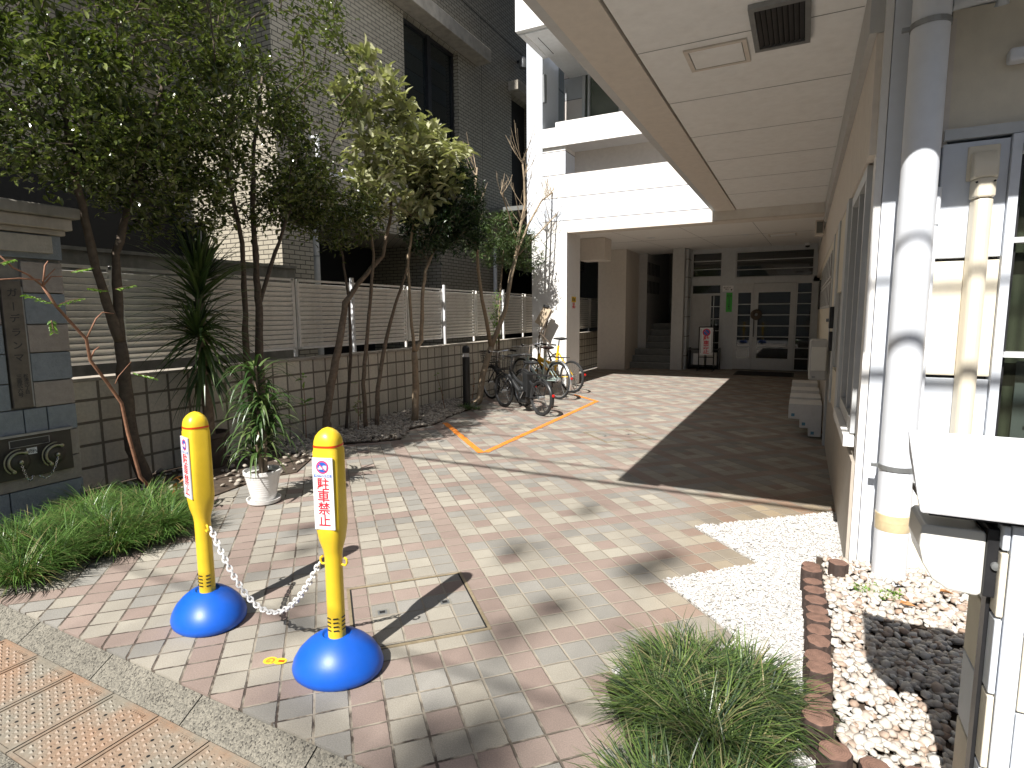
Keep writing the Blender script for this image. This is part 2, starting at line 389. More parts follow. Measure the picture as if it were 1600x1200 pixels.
        if bevel:
            b = ob.modifiers.new('bevel', 'BEVEL'); b.width = bevel; b.segments = 2; b.limit_method = 'ANGLE'; b.angle_limit = R(40); b.harden_normals = False
        return ob
def thing(name, loc, label, cat, group=None, rz=None):
    o = bpy.data.objects.new(name, None); C.objects.link(o); o.location = loc; o.rotation_euler = (0,0,rz or 0)
    o.empty_display_size = .1; o['label'] = label; o['category'] = cat
    if group: o['group'] = group
    ORG[o.name] = Vector(loc) if rz is None else Vector((0,0,0)); return o
def tag(o, label, cat, group=None, kind=None):
    o['label'] = label; o['category'] = cat
    if group: o['group'] = group
    if kind: o['kind'] = kind
    return o
def struct(o, label, cat):
    return tag(o, label, cat, None, 'structure')
def stuff(o, label, cat):
    return tag(o, label, cat, None, 'stuff')
def B(name, mat, parent, *box, **kw):
    mb = MB()
    def walk(b):
        if isinstance(b[0], (tuple, list)):
            for q in b: walk(q)
        else: mb.box(*b)
    for b in box: walk(b)
    return mb.build(name, mat, parent, **kw)
def text(name, body, size, mat, parent, o, xd, yd, bold=0.0, th=.0008, align='CENTER', line=1.0, nrm=None, xs=1.0):
    c = bpy.data.curves.new('t', 'FONT'); c.body = body; c.size = size; c.align_x = align; c.align_y = 'CENTER'; c.offset = bold; c.space_line = line; c.resolution_u = 3
    c.extrude = th/2
    ob = bpy.data.objects.new('t', c); C.objects.link(ob)
    bpy.context.view_layer.update(); dg = bpy.context.evaluated_depsgraph_get(); me = bpy.data.meshes.new_from_object(ob.evaluated_get(dg))
    bpy.data.objects.remove(ob)
    xd = Vector(xd).normalized(); yd = Vector(yd).normalized(); zd = xd.cross(yd); o = Vector(o)
    pl = ORG.get(parent.name, Vector((0,0,0))) if parent is not None else Vector((0,0,0))
    for v in me.vertices:
        q = o + xd*v.co.x*xs + yd*v.co.y + zd*v.co.z - pl; v.co = q
    me.materials.clear(); me.materials.append(MAT[mat]); me.name = name
    r_ = bpy.data.objects.new(name, me); C.objects.link(r_)
    if parent is not None: r_.parent = parent
    ORG[r_.name] = pl
    return r_
def copy_tree(o, parent=None):
    c = o.copy(); C.objects.link(c)
    if parent is not None: c.parent = parent
    for ch in [x for x in C.objects if x.parent == o]: copy_tree(ch, c)
    return c

# ================================================================== SETTING
q2 = math.sqrt(.5)
def AB(a, b): return ((a+b)*q2, (b-a)*q2)
g = MB(); g.add([(-60,-60,-.08),(60,-60,-.08),(60,60,-.08),(-60,60,-.08)], [(0,1,2,3)])
struct(g.build('ground', 'asphalt', loc=(0,0,0)), 'dark asphalt street surface beyond the drain covers', 'road')
# paving with 1 cm thickness, kerb side at y = 1.29
pv = MB(); pv.box(-4.95, 6, 1.29, 22, -.07, 0.0)
struct(pv.build('paving', 'paving_tiles', loc=(0,0,0)), 'forecourt paved with pink, cream and grey diagonal square tiles', 'paving')
kb = MB()
rk = random.Random(3); x = -7.4
while x < 6:
    L = .60
    kb.add([(x+.003,1.185,-.065),(x+L-.003,1.185,-.065),(x+L-.003,1.283,-.004),(x+.003,1.283,-.004),(x+.003,1.185,-.1),(x+L-.003,1.185,-.1),(x+L-.003,1.283,-.1),(x+.003,1.283,-.1)],
           [(0,1,2,3),(0,4,5,1),(1,5,6,2),(2,6,7,3),(3,7,4,0)]); x += L
struct(kb.build('kerb', 'kerb_stone', loc=(0,0,0)), 'weathered rough sloping kerb stones between street and paving', 'kerb')
# bed soil at the left wall and behind it
sb = MB(); z0 = .012
zig = [(-5.28,1.45),(-3.72,1.45),(-3.74,1.95),(-3.86,2.45),(-4.15,2.75),(-4.25,3.4),(-4.12,3.7),(-4.42,4.2),(-4.58,4.75),(-4.33,5.0),(-4.12,5.25),(-4.38,5.75),(-4.28,6.2),(-4.42,6.7),(-4.48,7.4),(-4.65,7.9),(-5.28,8.3)]
sb.prism(zig, -.05, z0)
struct(sb.build('planting_bed', 'soil', loc=(0,0,0)), 'dark soil bed of the trees along the block wall', 'soil')
# white gravel area with zigzag edge
gv = MB()
P1 = AB(-3.1645,2.336); P2 = AB(-2.552,2.336); P3 = AB(-2.552,1.696); P5 = AB(-1.94,1.696); P6 = AB(-1.94,1.056); P7 = AB(-1.3275,1.056)
GP = [(.27,4.62),P1,P2,P3,P5,P6,P7,(-.05,1.45),(.16,1.45),(.16,3.36),(.30,3.36),(.30,4.62)]
gv.prism(GP, -.05, .008)
struct(gv.build('white_gravel_bed', 'white_gravel', loc=(0,0,0)), 'fine white gravel strip with a zigzag edge beside the paving', 'gravel')
# soil under the right grass
sr = MB(); sr.prism([(-.62,2.02),(-.50,2.25),(-.25,2.38),(.02,2.2),(.05,1.30),(-.28,1.30),(-.36,1.6)], -.05, .016)
struct(sr.build('grass_soil', 'soil', loc=(0,0,0)), 'small patch of dark soil under the right grass clump', 'soil')
# pebble bed base
pb = MB(); pb.box(.14, 2.6, 1.9, 3.6, -.05, .05)
struct(pb.build('pebble_bed', 'soil', loc=(0,0,0)), 'raised bed floor hidden under white pebbles', 'soil')

# ---- loose stones
def ico(sub):
    bm = bmesh.new(); bmesh.ops.create_icosphere(bm, subdivisions=sub, radius=1)
    v = [tuple(q.co) for q in bm.verts]; f = [tuple(a.index for a in q.verts) for q in bm.faces]; bm.free(); return v, f
ICO1 = ico(1); ICO2 = ico(2)
def stones(name, mat, n, place, smin, smax, shape, seed, flat=.6, smooth=True, loc=(0,0,0)):
    r = random.Random(seed); mb = MB(); V, F = shape; k = 0; tries = 0
    while k < n and tries < n*30:
        tries += 1
        p = place(r)
        if p is None: continue
        s_ = smin + (smax-smin)*r.random()**1.6; el = 1+.5*r.random(); fl = flat*(.8+.4*r.random())
        rot = Matrix.Rotation(r.uniform(0,6.28),3,'Z') @ Matrix.Rotation(r.uniform(-.45,.45),3,'X') @ Matrix.Rotation(r.uniform(-.45,.45),3,'Y')
        j = [1+r.uniform(-.16,.16) for _ in V]
        vs_ = [rot @ Vector((v[0]*s_*el*j[i], v[1]*s_*j[i], v[2]*s_*fl*j[i])) + Vector(p) for i, v in enumerate(V)]
        mb.add(vs_, F); k += 1
    return mb.build(name, mat, None, smooth=smooth, fix=False, loc=loc)
def inpoly(x, y, poly):
    c = False; n = len(poly)
    for i in range(n):
        x1, y1 = poly[i]; x2, y2 = poly[(i+1)%n]
        if (y1 > y) != (y2 > y) and x < (x2-x1)*(y-y1)/(y2-y1)+x1: c = not c
    return c
def pl_right(r):
    x = r.uniform(.17, 1.35); y = r.uniform(1.9, 3.56)
    if x > .43 and y < 1.93: return None
    return (x, y, .062 + r.random()*.022 + .012*math.sin(x*9)*math.sin(y*7))
stuff(stones('pebbles', 'pebble_white', 5200, pl_right, .011, .023, ICO1, 5), 'loose white pebbles filling the raised bed behind the log edging', 'pebbles')
def pl_gravel(r):
    x = r.uniform(-.62, .27); y = r.uniform(1.6, 4.6)
    if y < 1.9 and r.random() < .6: return None
    if not inpoly(x, y, GP): return None
    return (x, y, .010 + r.random()*.006)
stuff(stones('gravel', 'gravel_grain', 12000, pl_gravel, .0042, .0105, ico(0) if False else ICO1 and (lambda: ([(1,0,0),(-1,0,0),(0,1,0),(0,-1,0),(0,0,1),(0,0,-1)], [(0,2,4),(2,1,4),(1,3,4),(3,0,4),(2,0,5),(1,2,5),(3,1,5),(0,3,5)]))(), 9, .8, False), 'fine bright white gravel grains lying beside the diagonal paving', 'gravel')
def pl_left(r):
    y = r.uniform(2.6, 8.1); x = r.uniform(-5.25, -4.0)
    if not inpoly(x+r.uniform(-.03,.03), y, zig): return None
    if y < 4.2 and r.random() < .94: return None
    return (x, y, .018 + r.random()*.02)
stuff(stones('bed_pebbles', 'pebble_bed', 4200, pl_left, .014, .034, ICO1, 11), 'brown and grey pebbles under the trees along the block wall', 'pebbles')

# ================================================================== LEFT: block wall, fence, brick building
t = thing('block_wall', (-5.3,2.3,0), 'long grey concrete block wall under the louvred fence with a pale coping', 'wall')
B('wall_body', 'block_wall', t, (-5.44,-5.30,2.32,18.5,-.1,.915))
mb = MB(); y = 2.32
while y < 18.5: mb.box(-5.45,-5.285,y+.002,min(y+.4,18.5)-.002,.917,.948); y += .4
mb.build('coping', 'concrete_lit', t, bevel=.004)

t = thing('louvred_fence', (-5.5,2.4,.95), 'beige horizontal louvre fence with metal posts standing on the block wall', 'fence')
posts = [2.42,3.02,5.06,6.0,7.27,8.24,9.36,10.4,11.5,12.6,13.7,14.8,15.9,17.0,18.1]
bright = {6.0, 8.24, 10.4, 12.6, 14.8, 17.0}
pan = list(zip(posts[:-1], posts[1:]))
for i, (a, b) in enumerate(pan):
    f = MB(); f.box(-5.515,-5.485,a+.03,b-.03,1.865,1.89); f.box(-5.515,-5.485,a+.03,b-.03,1.04,1.062); f.box(-5.515,-5.485,a+.025,a+.055,1.04,1.89); f.box(-5.515,-5.485,b-.055,b-.025,1.04,1.89)
    s_ = MB(); z = 1.085
    while z < 1.86:
        s_.obox((-5.502,(a+b)/2,z), (.019,0,.024), (0,(b-a)/2-.05,0), (-.0012,0,.001)); z += .056
    fo = f.build('panel_frame', 'fence_metal', t); s_.build('louvre_slats', 'fence_metal', fo)
for y in posts:
    if y in bright: B('post', 'white_metal', t, (-5.47,-5.43,y-.02,y+.02,.95,1.95))
    else: B('post', 'fence_metal', t, (-5.55,-5.52,y-.018,y+.018,.95,1.90))

t = thing('concrete_retaining_wall', (-6.6,2.3,0), 'dark stained low concrete wall behind the louvred fence', 'wall')
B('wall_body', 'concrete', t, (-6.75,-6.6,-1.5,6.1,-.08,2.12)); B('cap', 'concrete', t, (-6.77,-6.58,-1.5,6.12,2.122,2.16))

t = thing('brick_building', (-7,6.24,0), 'tall grey brick tiled building with an open ground floor behind the trees', 'building')
up = MB()
up.box(-12,-7,6.24,9.38,2.98,18); up.box(-12,-7,11.31,13.9,2.98,18); up.box(-12,-7,9.38,11.31,7.12,18); up.box(-12,-7,9.38,11.31,2.98,4.1)
up.box(-12,-7.0,15.3,24,2.98,18); up.box(-12,-7,13.9,15.3,7.2,18); up.box(-12,-7.25,9.38,11.31,4.1,7.12)
up.box(-9.2,-7.0,4.75,6.24,6.35,18)  # overhang added to shade the upper part of the brick face behind it
up.build('upper_wall', 'brick_tiles', t)
B('pier', 'brick_tiles', t, (-8.7,-7.003,6.243,6.86,-.1,2.98)); B('pier', 'brick_tiles', t, (-12,-7.003,10.5,13.3,-.1,2.978))
B('rear_wing', 'brick_tiles', t, (-14,-9.25,-5,6.24,3.45,16)); B('rear_void', 'dark_void', t, (-14,-9.3,-5,6.238,-.1,3.448))  # rear_void: black block, the deep shade below the wing is its colour
B('parking_void', 'dark_void', t, (-12,-8.9,6.3,24,-.09,2.96))  # black block standing in for the shade inside the open ground floor
B('entry_void', 'dark_void', t, (-12,-7.3,13.9,15.3,2.98,7.2))  # black block, darkness of the recessed opening put into its colour
B('facade_joint', 'dark_void', t, ((-7.01,-6.998,6.3,24,8.28,8.3), (-7.01,-6.998,12.35,12.36,3.3,8.28)))
wf = B('window', 'dark_metal', t, ((-7.2,-7.12,9.38,9.44,4.1,7.12),(-7.2,-7.12,11.25,11.31,4.1,7.12),(-7.2,-7.10,10.3,10.42,4.1,7.12),(-7.2,-7.12,9.44,11.25,4.1,4.18),(-7.2,-7.12,9.44,11.25,7.05,7.12)))
B('pane', 'glass_dark', wf, ((-7.17,-7.16,9.44,10.3,4.18,7.05),(-7.17,-7.16,10.42,11.25,4.18,7.05)))
B('curtain', 'grey_wall', wf, (-7.24,-7.23,9.44,11.25,4.18,7.05))
B('window_hood', 'concrete_lit', t, (-7,-6.62,6.8,12.15,7.14,7.42), bevel=.01)
B('door_hood', 'concrete_lit', t, (-7,-6.72,13.72,15.4,7.12,7.35), bevel=.01)

def pipe(name, pts, r, mat, label, cat, n=16, straps=(), group=None):
    t = thing(name, pts[0], label, cat, group)
    MB().tube(pts, r, n).build('pipe_run', mat, t, smooth=True)
    for z in straps:
        m = MB(); p = pts[0]; m.lathe([(r+.001,z-.012),(r+.006,z-.012),(r+.006,z+.012),(r+.001,z+.012)], (p[0],p[1],0), 20); m.box(p[0]-r-.035,p[0]-r+.004,p[1]-.012,p[1]+.012,z-.008,z+.008)
        m.build('strap', 'steel_grey', t)
    return t
pipe('drainpipe', [(-7.09,6.96,0),(-7.09,6.96,2.97)], .085, 'grey_wall', 'grey vertical drainpipe on the brick pier beside the dark parking opening', 'pipe', straps=(1.2,2.4))
pipe('drainpipe', [(-6.9,12.75,0),(-6.9,12.75,3.2)], .05, 'white_metal', 'thin white drainpipe on the brick wall just left of the white building', 'pipe')
pipe('vent_pipe', [(-7.15,6.9,4.2),(-6.85,6.9,4.2),(-6.8,6.85,4.15),(-6.8,6.85,3.72),(-6.8,7.0,3.66),(-6.8,7.75,3.70)], .035, 'white_metal', 'bent white pipe on the brick wall glimpsed through the tree leaves', 'pipe')
t = thing('wall_lamp', (-7,14.25,7.95), 'small grey wall lamp high on the brick building near the white building', 'lamp')
MB().lathe([(.02,7.82),(.10,7.82),(.10,8.02),(.05,8.10),(.01,8.11)], (-6.83,14.25,0), 18).build('lamp_shade', 'steel_grey', t, smooth=True)
B('bracket', 'dark_metal', t, (-7,-6.86,14.22,14.28,7.98,8.03))

# ---- left gate pillar (faces +x), stacked textured blocks
t = thing('gate_pillar', (-4.84,2.31,0), 'tall gate pillar clad in blue and beige textured blocks with a stone coping', 'pillar')
B('core', 'concrete', t, (-5.25,-4.868,-.5,2.295,-.08,1.86))
for c_ in (('pillar_blue', (.235,.265,.29)), ('pillar_beige', (.34,.30,.265)), ('pillar_cream', (.42,.385,.32))):
    tt = NT(c_[0]); p = tt.pos(); f = tt.ramp(tt.noise(p, 20, 6, .7), .3, .7, .85, 1.12); tt.base(tt.mix(1.0, c_[1], tt.comb(f, f, f), 'MULTIPLY'), .7)
    tt.bump(tt.noise(p, 42, 6, .7), .006, 1.0); MAT[c_[0]] = tt.m
zs = [0.0,.24,.425,.62,.81,.995,1.2,1.40,1.62,1.84]
mb = MB(); rk = random.Random(2)
for i in range(len(zs)-1):
    z0, z1 = zs[i]+.004, zs[i+1]-.004
    if i in (4,5,6,7,8):    # courses beside the name plate
        segs = [(2.052,2.305),(1.72,1.915),(1.42,1.716)]
    elif i == 3: segs = [(2.12,2.305),(1.98,2.117),(1.80,1.977),(1.42,1.797)]
    elif i in (1,2): segs = [(2.245,2.305),(1.42,2.242)] if i == 2 else [(1.55,2.305),(1.42,1.547)]
    else: segs = [(1.85,2.305),(1.42,1.846)]
    for j, (a, b) in enumerate(segs):
        mb.mat(0 if i in (1,3,5,7) and j == 0 or (i+j) % 2 else 1)
        if i == 0: mb.mat(0)
        if i == 1: mb.mat(1)
        if i in (3,5): mb.mat(0)
        if i in (4,6): mb.mat(1 if j == 0 else 0)
        if i == 7: mb.mat(0 if j == 0 else 1)
        if i == 8: mb.mat(1)
        mb.box(-4.868,-4.84+rk.uniform(-.002,.002),a+.002,b-.002,z0,z1)
mb.box(-5.25,-4.87,2.296,2.31,0,1.86)
mb.build('block_facing', ['pillar_blue','pillar_beige'], t, bevel=.003)
B('upper_block', 'pillar_blue', t, (-5.25,-4.84,-.5,2.31,1.862,2.03))
B('upper_panel', 'pillar_cream', t, (-4.838,-4.80,.6,2.24,1.90,2.02), bevel=.004)
B('coping', 'concrete_lit', t, ((-5.3,-4.76,-.5,2.36,2.07,2.15),(-5.3,-4.80,-.5,2.33,2.032,2.07)), bevel=.008)
B('coping_cap', 'concrete', t, (-5.3,-4.72,-.5,2.40,2.152,2.23), bevel=.01)

t = thing('name_plate', (-4.84,1.985,.82), 'dark stone name plate with engraved Japanese lettering on the gate pillar', 'sign')
B('plate', 'stone_plate', t, (-4.868,-4.832,1.925,2.04,.822,1.70), bevel=.003)
B('side_channel', 'steel_grey', t, (-4.868,-4.838,2.0415,2.05,.822,1.66))
for k, (ch, z) in enumerate(zip('ガーデランマ', (1.615,1.53,1.44,1.345,1.255,1.17))):
    text('lettering', '|' if ch == 'ー' else ch, .062, 'label_black', t, (-4.8315,1.985,z), (0,1,0), (0,0,1), .0006)
text('lettering', '松\n濤\n弐\n丁\n目', .030, 'label_black', t, (-4.8315,2.012,.985), (0,1,0), (0,0,1), .0004, line=.95)
text('lettering', '三\n番\n弐\n六\n号', .034, 'label_black', t, (-4.8315,1.972,.975), (0,1,0), (0,0,1), .0006, line=.95)

t = thing('hose_connection', (-4.84,2.03,.34), 'dark metal fire hose connection panel with two chained caps on the pillar', 'hose inlet')
pl_ = MB(); pl_.box(-4.838,-4.822,1.60,2.245,.33,.625); pl_.build('panel', 'panel_brown', t, bevel=.003)
fr = MB(); fr.box(-4.838,-4.812,1.59,2.255,.626,.642); fr.build('top_lip', 'steel_grey', t)
B('nameplate_strip', 'label_black', t, (-4.822,-4.8195,1.875,2.10,.555,.600))
B('strip_border', 'steel_grey', t, ((-4.822,-4.8185,1.87,2.105,.601,.605),(-4.822,-4.8185,1.87,2.105,.551,.5545),(-4.822,-4.8185,1.868,1.8735,.551,.605),(-4.822,-4.8185,2.102,2.107,.551,.605)))
B('notice_card', 'label_white', t, (-4.822,-4.820,1.965,2.025,.49,.535))
text('notice_text', '送水口\n消防隊専用\n物件を置くな', .0105, 'label_black', t, (-4.8197,1.995,.5125), (0,1,0), (0,0,1), .0002)
for cy, cz in ((1.905,.455),(2.125,.462)):
    c = MB(); c.lathe([(.075,-4.822),(.075,-4.812),(.062,-4.806),(.060,-4.785),(.052,-4.778),(.02,-4.776)], (0,cy,cz), 32, axis='x')
    co = c.build('inlet_cap', 'panel_brown', t, smooth=True)
    a = MB()
    arc = [(-4.775, cy+.068*math.cos(R(th)), cz+.068*math.sin(R(th))) for th in range(65, 241, 12)]
    a.tube(arc, .0085, 8); a.lathe([(.001,-4.79),(.012,-4.785),(.012,-4.77),(.001,-4.765)], (0,arc[0][1]+.006,arc[0][2]), 12, axis='x'); a.lathe([(.001,-4.79),(.012,-4.785),(.012,-4.77),(.001,-4.765)], (0,arc[-1][1],arc[-1][2]-.006), 12, axis='x')
    arc2 = [(-4.782, cy+.09*math.cos(R(th)), cz+.09*math.sin(R(th))) for th in range(85, 235, 12)]
    a.tube(arc2, .005, 6)
    a.build('lug_handle', 'brass_dull', co, smooth=True)
    b_ = MB(); b_.lathe([(.001,-4.776),(.013,-4.772),(.013,-4.76),(.001,-4.752)], (0,cy,cz), 14, axis='x'); b_.build('knob', 'brass_dull', co, smooth=True)
def chain_links(mb, pts, pitch, wire, wid):
    # pts : smooth polyline ; interlocked oval links, alternating planes
    P = [Vector(p) for p in pts]; d = [0]
    for i in range(1, len(P)): d.append(d[-1]+(P[i]-P[i-1]).length)
    n = int(d[-1]/pitch)
    def at(s):
        for i in range(1, len(P)):
            if s <= d[i]: return P[i-1].lerp(P[i], (s-d[i-1])/(d[i]-d[i-1]))
        return P[-1]
    for k in range(n):
        c = at((k+.5)*pitch); tg = (at((k+1)*pitch)-at(k*pitch)).normalized()
        side = tg.cross(Vector((0,0,1)) if abs(tg.z) < .9 else Vector((1,0,0))).normalized(); upv = tg.cross(side)
        u = side if k % 2 else upv
        u = (u*math.cos(.4) + tg.cross(u)*math.sin(.4))
        L = pitch*.5+wire*.9; ring = []
        for j in range(12):
            a = 2*math.pi*j/12; ring.append(c + tg*(L*math.cos(a)*(1.0)) + u*(wid*math.sin(a)))
        ring.append(ring[0]); mb.tube(ring, wire, 5, caps=False)
ch = MB()
def sag(p0, p1, dz, n=24):
    p0, p1 = Vector(p0), Vector(p1); return [p0.lerp(p1, i/n) + Vector((0,0,-dz*4*(i/n)*(1-i/n))) for i in range(n+1)]
chain_links(ch, sag((-4.765,1.905,.445),(-4.815,1.985,.34),.075), .014, .0022, .0055); ch.build('chain', 'chrome', t, smooth=True)
ch = MB(); chain_links(ch, sag((-4.765,2.125,.45),(-4.815,2.02,.335),.075), .014, .0022, .0055); ch.build('chain', 'chrome', t, smooth=True)

# ================================================================== WHITE BUILDING
t = thing('white_building', (-4.95,10.5,0), 'white apartment building with banded facade, balconies and a covered entrance passage', 'building')
WB = t
fa = MB()
fa.box(-4.85,3,10.5,10.9,3.02,4.085)         # lintel band
fa.box(-4.62,-4.15,10.5,11.2,4.087,4.60)     # pier left of the recess
B_ = fa.build('facade_wall', 'banded_facade', t)
B('facade_pier', 'blue_white', t, (-4.95,-4.622,10.49,11.3,3.025,16))
B('column', 'white_wall', t, (-4.85,-4.11,10.5,11.24,0,3.018))
B('recess_wall', 'beige_render', t, (-4.15,3,11.0,11.1,4.087,4.60))
B('recess_floor', 'grey_wall', t, (-4.15,3,10.905,11.0,4.04,4.084))
par = MB(); par.box(-4.33,3,10.44,10.56,4.63,5.03); par.box(-4.618,-4.333,10.44,10.56,4.63,4.94); par.build('lower_parapet', 'white_wall', t)
B('balcony_slab', 'white_wall', t, (-4.62,3,10.445,11.6,4.60,4.628))
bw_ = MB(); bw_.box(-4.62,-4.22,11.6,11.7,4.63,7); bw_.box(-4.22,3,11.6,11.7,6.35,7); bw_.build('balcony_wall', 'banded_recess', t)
wf = B('balcony_window', 'frame_grey', t, ((-4.22,-4.16,11.58,11.64,4.63,6.35),(-4.10,-4.06,11.58,11.64,4.63,6.35),(-3.45,-3.40,11.58,11.64,4.63,6.35),(-4.16,3,11.585,11.64,6.30,6.35)))
B('pane', 'glass_green', wf, (-4.22,3,11.65,11.66,4.63,6.35))
B('upper_balcony', 'white_wall', t, (-4.60,3,9.30,9.40,6.22,7.5), (-4.60,-4.5,9.40,10.48,6.22,7.5))
B('upper_storeys', 'banded_facade', t, (-4.62,7,10.6,18,7.0,16))
B('upper_soffit', 'soffit_panel', t, (-4.5,3,9.40,11.6,6.24,6.36))
B('soffit_joint', 'dark_void', t, (-4.36,-4.352,9.7,10.4,6.234,6.239))
B('soffit_drip', 'frame_grey', t, (-4.6,3,9.405,9.43,6.205,6.218))
B('gutter_trim', 'steel_grey', t, (-4.615,-4.56,10.49,10.56,5.45,5.95))
# canopy
B('canopy_slab', 'soffit_panel', t, (-1.07,.262,1.70,10.498,3.17,3.6))
B('canopy_beam', 'beige_render', t, (-1.385,-1.085,1.68,10.496,3.155,3.62))
B('groove_filler', 'dark_void', t, (-1.0848,-1.0702,1.70,10.49,3.20,3.5))  # dark strip added in the groove to stop sunlight leaking through
B('canopy_edge', 'frame_grey', t, (-1.46,-1.386,1.68,10.494,3.165,3.64))
jn = MB(); y = 2.97
while y < 10: jn.box(-1.07,.23,y,y+.005,3.1675,3.1695); y += 1.03
jn.build('panel_joint', 'steel_grey', t)
B('overhang', 'grey_wall', t, (.264,7,2.5,10.5,3.10,7.0))
# corner upper storey front / side above passage
B('lintel_soffit', 'beige_render', t, (-4.10,.26,10.502,10.85,2.995,3.018))
B('passage_ceiling', 'ceiling_inner', t, (-4.85,1.2,10.86,16.2,3.07,3.2))
cj = MB(); cj.box(-4.2,.2,13.10,13.107,3.067,3.069)
for a, b in ((-3.55,-3.0),(-2.2,-1.9),(-.9,-.75)): cj.add([(a,10.87,3.067),(a+.008,10.87,3.067),(b+.008,15.5,3.067),(b,15.5,3.067)], [(0,1,2,3)])
cj.build('ceiling_joint', 'stair_stone', t, fix=False)
B('rear_wall', 'stair_stone', t, (-9,-4.8,19.6,19.7,0,4), (-4.82,-4.80,16.2,19.6,0,4), (-6.9,-4.82,12.5,19.6,3.9,4))  # added dark walls and lid, gloom behind the passage is in their colour
B('inner_column', 'beige_render', t, (-4.80,-4.06,14.5,16.2,0,3.068))
B('slim_column', 'grey_wall', t, (-2.99,-2.70,14.95,16.2,0,3.067))
B('column_bands', 'cool_grey', t, (-2.698,-2.64,15.15,15.6,0,3.06))
B('joint', 'dark_void', t, *[(-2.7,-2.637,15.14,15.6,z,z+.012) for z in (.35,.85,1.35,1.85,2.35,2.8)])
# staircase
st = MB()
SX = lambda i: -4.058 if i < 3 else -3.83
for i in range(7): st.box(SX(i),-2.992,15.0+.26*i,15.0+.26*(i+1)+(.0 if i < 6 else 2.2),0,.165*(i+1))
so_ = st.build('staircase', 'stair_stone', t)
ns = MB()
for i in range(7): ns.box(SX(i)+.01,-3.0,14.992+.26*i,15.012+.26*i,.165*(i+1)-.004,.165*(i+1)+.003)
ns.build('nosing', 'grey_wall', so_)
B('stair_side_wall', 'grey_wall', t, (-4.058,-3.832,15.782,20,0,5)); B('stair_right_wall', 'grey_wall', t, (-3.03,-2.992,15.6,20,0,5)); B('stair_back_wall', 'stair_stone', t, (-4.2,-2.9,18.7,18.8,0,5))
B('stair_ceiling', 'stair_stone', t, (-4.2,-2.9,16.2,19.5,3.5,3.6)); B('stair_lattice', 'dark_metal', t, *[(-3.8315,-3.82,15.8+.17*i,15.86+.17*i,z,z+.34) for i in range(9) for z in (2.0,2.5)])
# entrance wall at y 15.6
ew = MB()
ew.box(-2.64,.6,15.6,15.75,2.99,3.07); ew.box(-1.88,-1.56,15.6,15.75,0,2.99); ew.box(-2.64,-1.88,15.6,15.75,2.18,2.36); ew.box(-1.56,.6,15.6,15.75,2.18,2.32)
ew.box(-2.64,-2.62,15.6,15.75,0,2.99); ew.box(.20,.6,15.6,15.75,0,2.99); ew.box(-1.56,.2,15.6,15.75,2.97,2.99)
ew.build('entrance_wall', 'cool_grey', t)
def win(parent, name, x0, x1, z0, z1, bars, y=15.63, fr=.028, glass='glass_dark', vb=()):
    f = MB(); f.box(x0,x0+fr,y,y+.05,z0,z1); f.box(x1-fr,x1,y,y+.05,z0,z1); f.box(x0+fr,x1-fr,y,y+.05,z0,z0+fr); f.box(x0+fr,x1-fr,y,y+.05,z1-fr,z1)
    for b in bars: f.box(x0+fr,x1-fr,y+.005,y+.045,b-.009,b+.009)
    for b in vb: f.box(b-.009,b+.009,y+.006,y+.044,z0+fr,z1-fr)
    o = f.build(name, 'frame_grey', parent); B('pane', glass, o, (x0+fr,x1-fr,y+.022,y+.028,z0+fr,z1-fr)); return o
win(t, 'transom_window', -2.62, -1.88, 2.36, 2.99, (2.56,2.77))
win(t, 'transom_window', -1.56, .20, 2.32, 2.97, (2.52,2.75))
win(t, 'side_window', -2.62, -1.88, 1.92, 2.18, ())
B('blank_panel', 'grey_wall', t, (-2.62,-2.15,15.62,15.66,.05,1.92))
win(t, 'side_window', -2.15, -1.88, .05, 1.92, (.36,.68,.99,1.30,1.61), vb=(-2.06,))
# lobby box behind the glass
lb = MB(); lb.box(-2.6,1.5,18.5,18.6,0,3.1); lb.box(-2.6,1.5,15.76,18.5,-.01,.004); lb.box(-2.6,1.5,15.76,18.5,3.08,3.15); lb.box(-2.66,-2.6,15.76,18.5,0,3.1); lb.box(1.5,1.56,15.76,18.5,0,3.1)
lb.build('lobby', 'stair_stone', t)
# double door
dr = B('entrance_door', 'frame_grey', t, ((-1.11,-1.0,15.61,15.66,.02,2.17),(-.28,-.16,15.61,15.66,.02,2.17),(-1.0,-.28,15.61,15.66,1.95,2.17),(-1.0,-.28,15.61,15.66,.02,.31)), *[(-1.0,-.28,15.615,15.655,z-.011,z+.011) for z in (.58,.85,1.12,1.39,1.66)])
B('pane', 'glass_dark', dr, (-1.0,-.28,15.632,15.638,.31,1.95))
B('door_pull', 'dark_metal', dr, (-1.09,-1.07,15.55,15.60,.85,1.30))
sd_ = B('door_sidelight', 'frame_grey', t, ((-1.56,-1.47,15.61,15.66,.02,2.18),(-1.17,-1.115,15.61,15.66,.02,2.18),(-1.47,-1.17,15.61,15.66,1.95,2.18),(-1.47,-1.17,15.61,15.66,.02,.30)), *[(-1.47,-1.17,15.615,15.655,z-.011,z+.011) for z in (.58,.85,1.12,1.39,1.66)])
B('pane', 'glass_dark', sd_, (-1.47,-1.17,15.632,15.638,.30,1.95))
win(t, 'door_sidelight', -.155, .20, .02, 2.18, (.32,.58,.85,1.12,1.39,1.66,1.92), y=15.61)

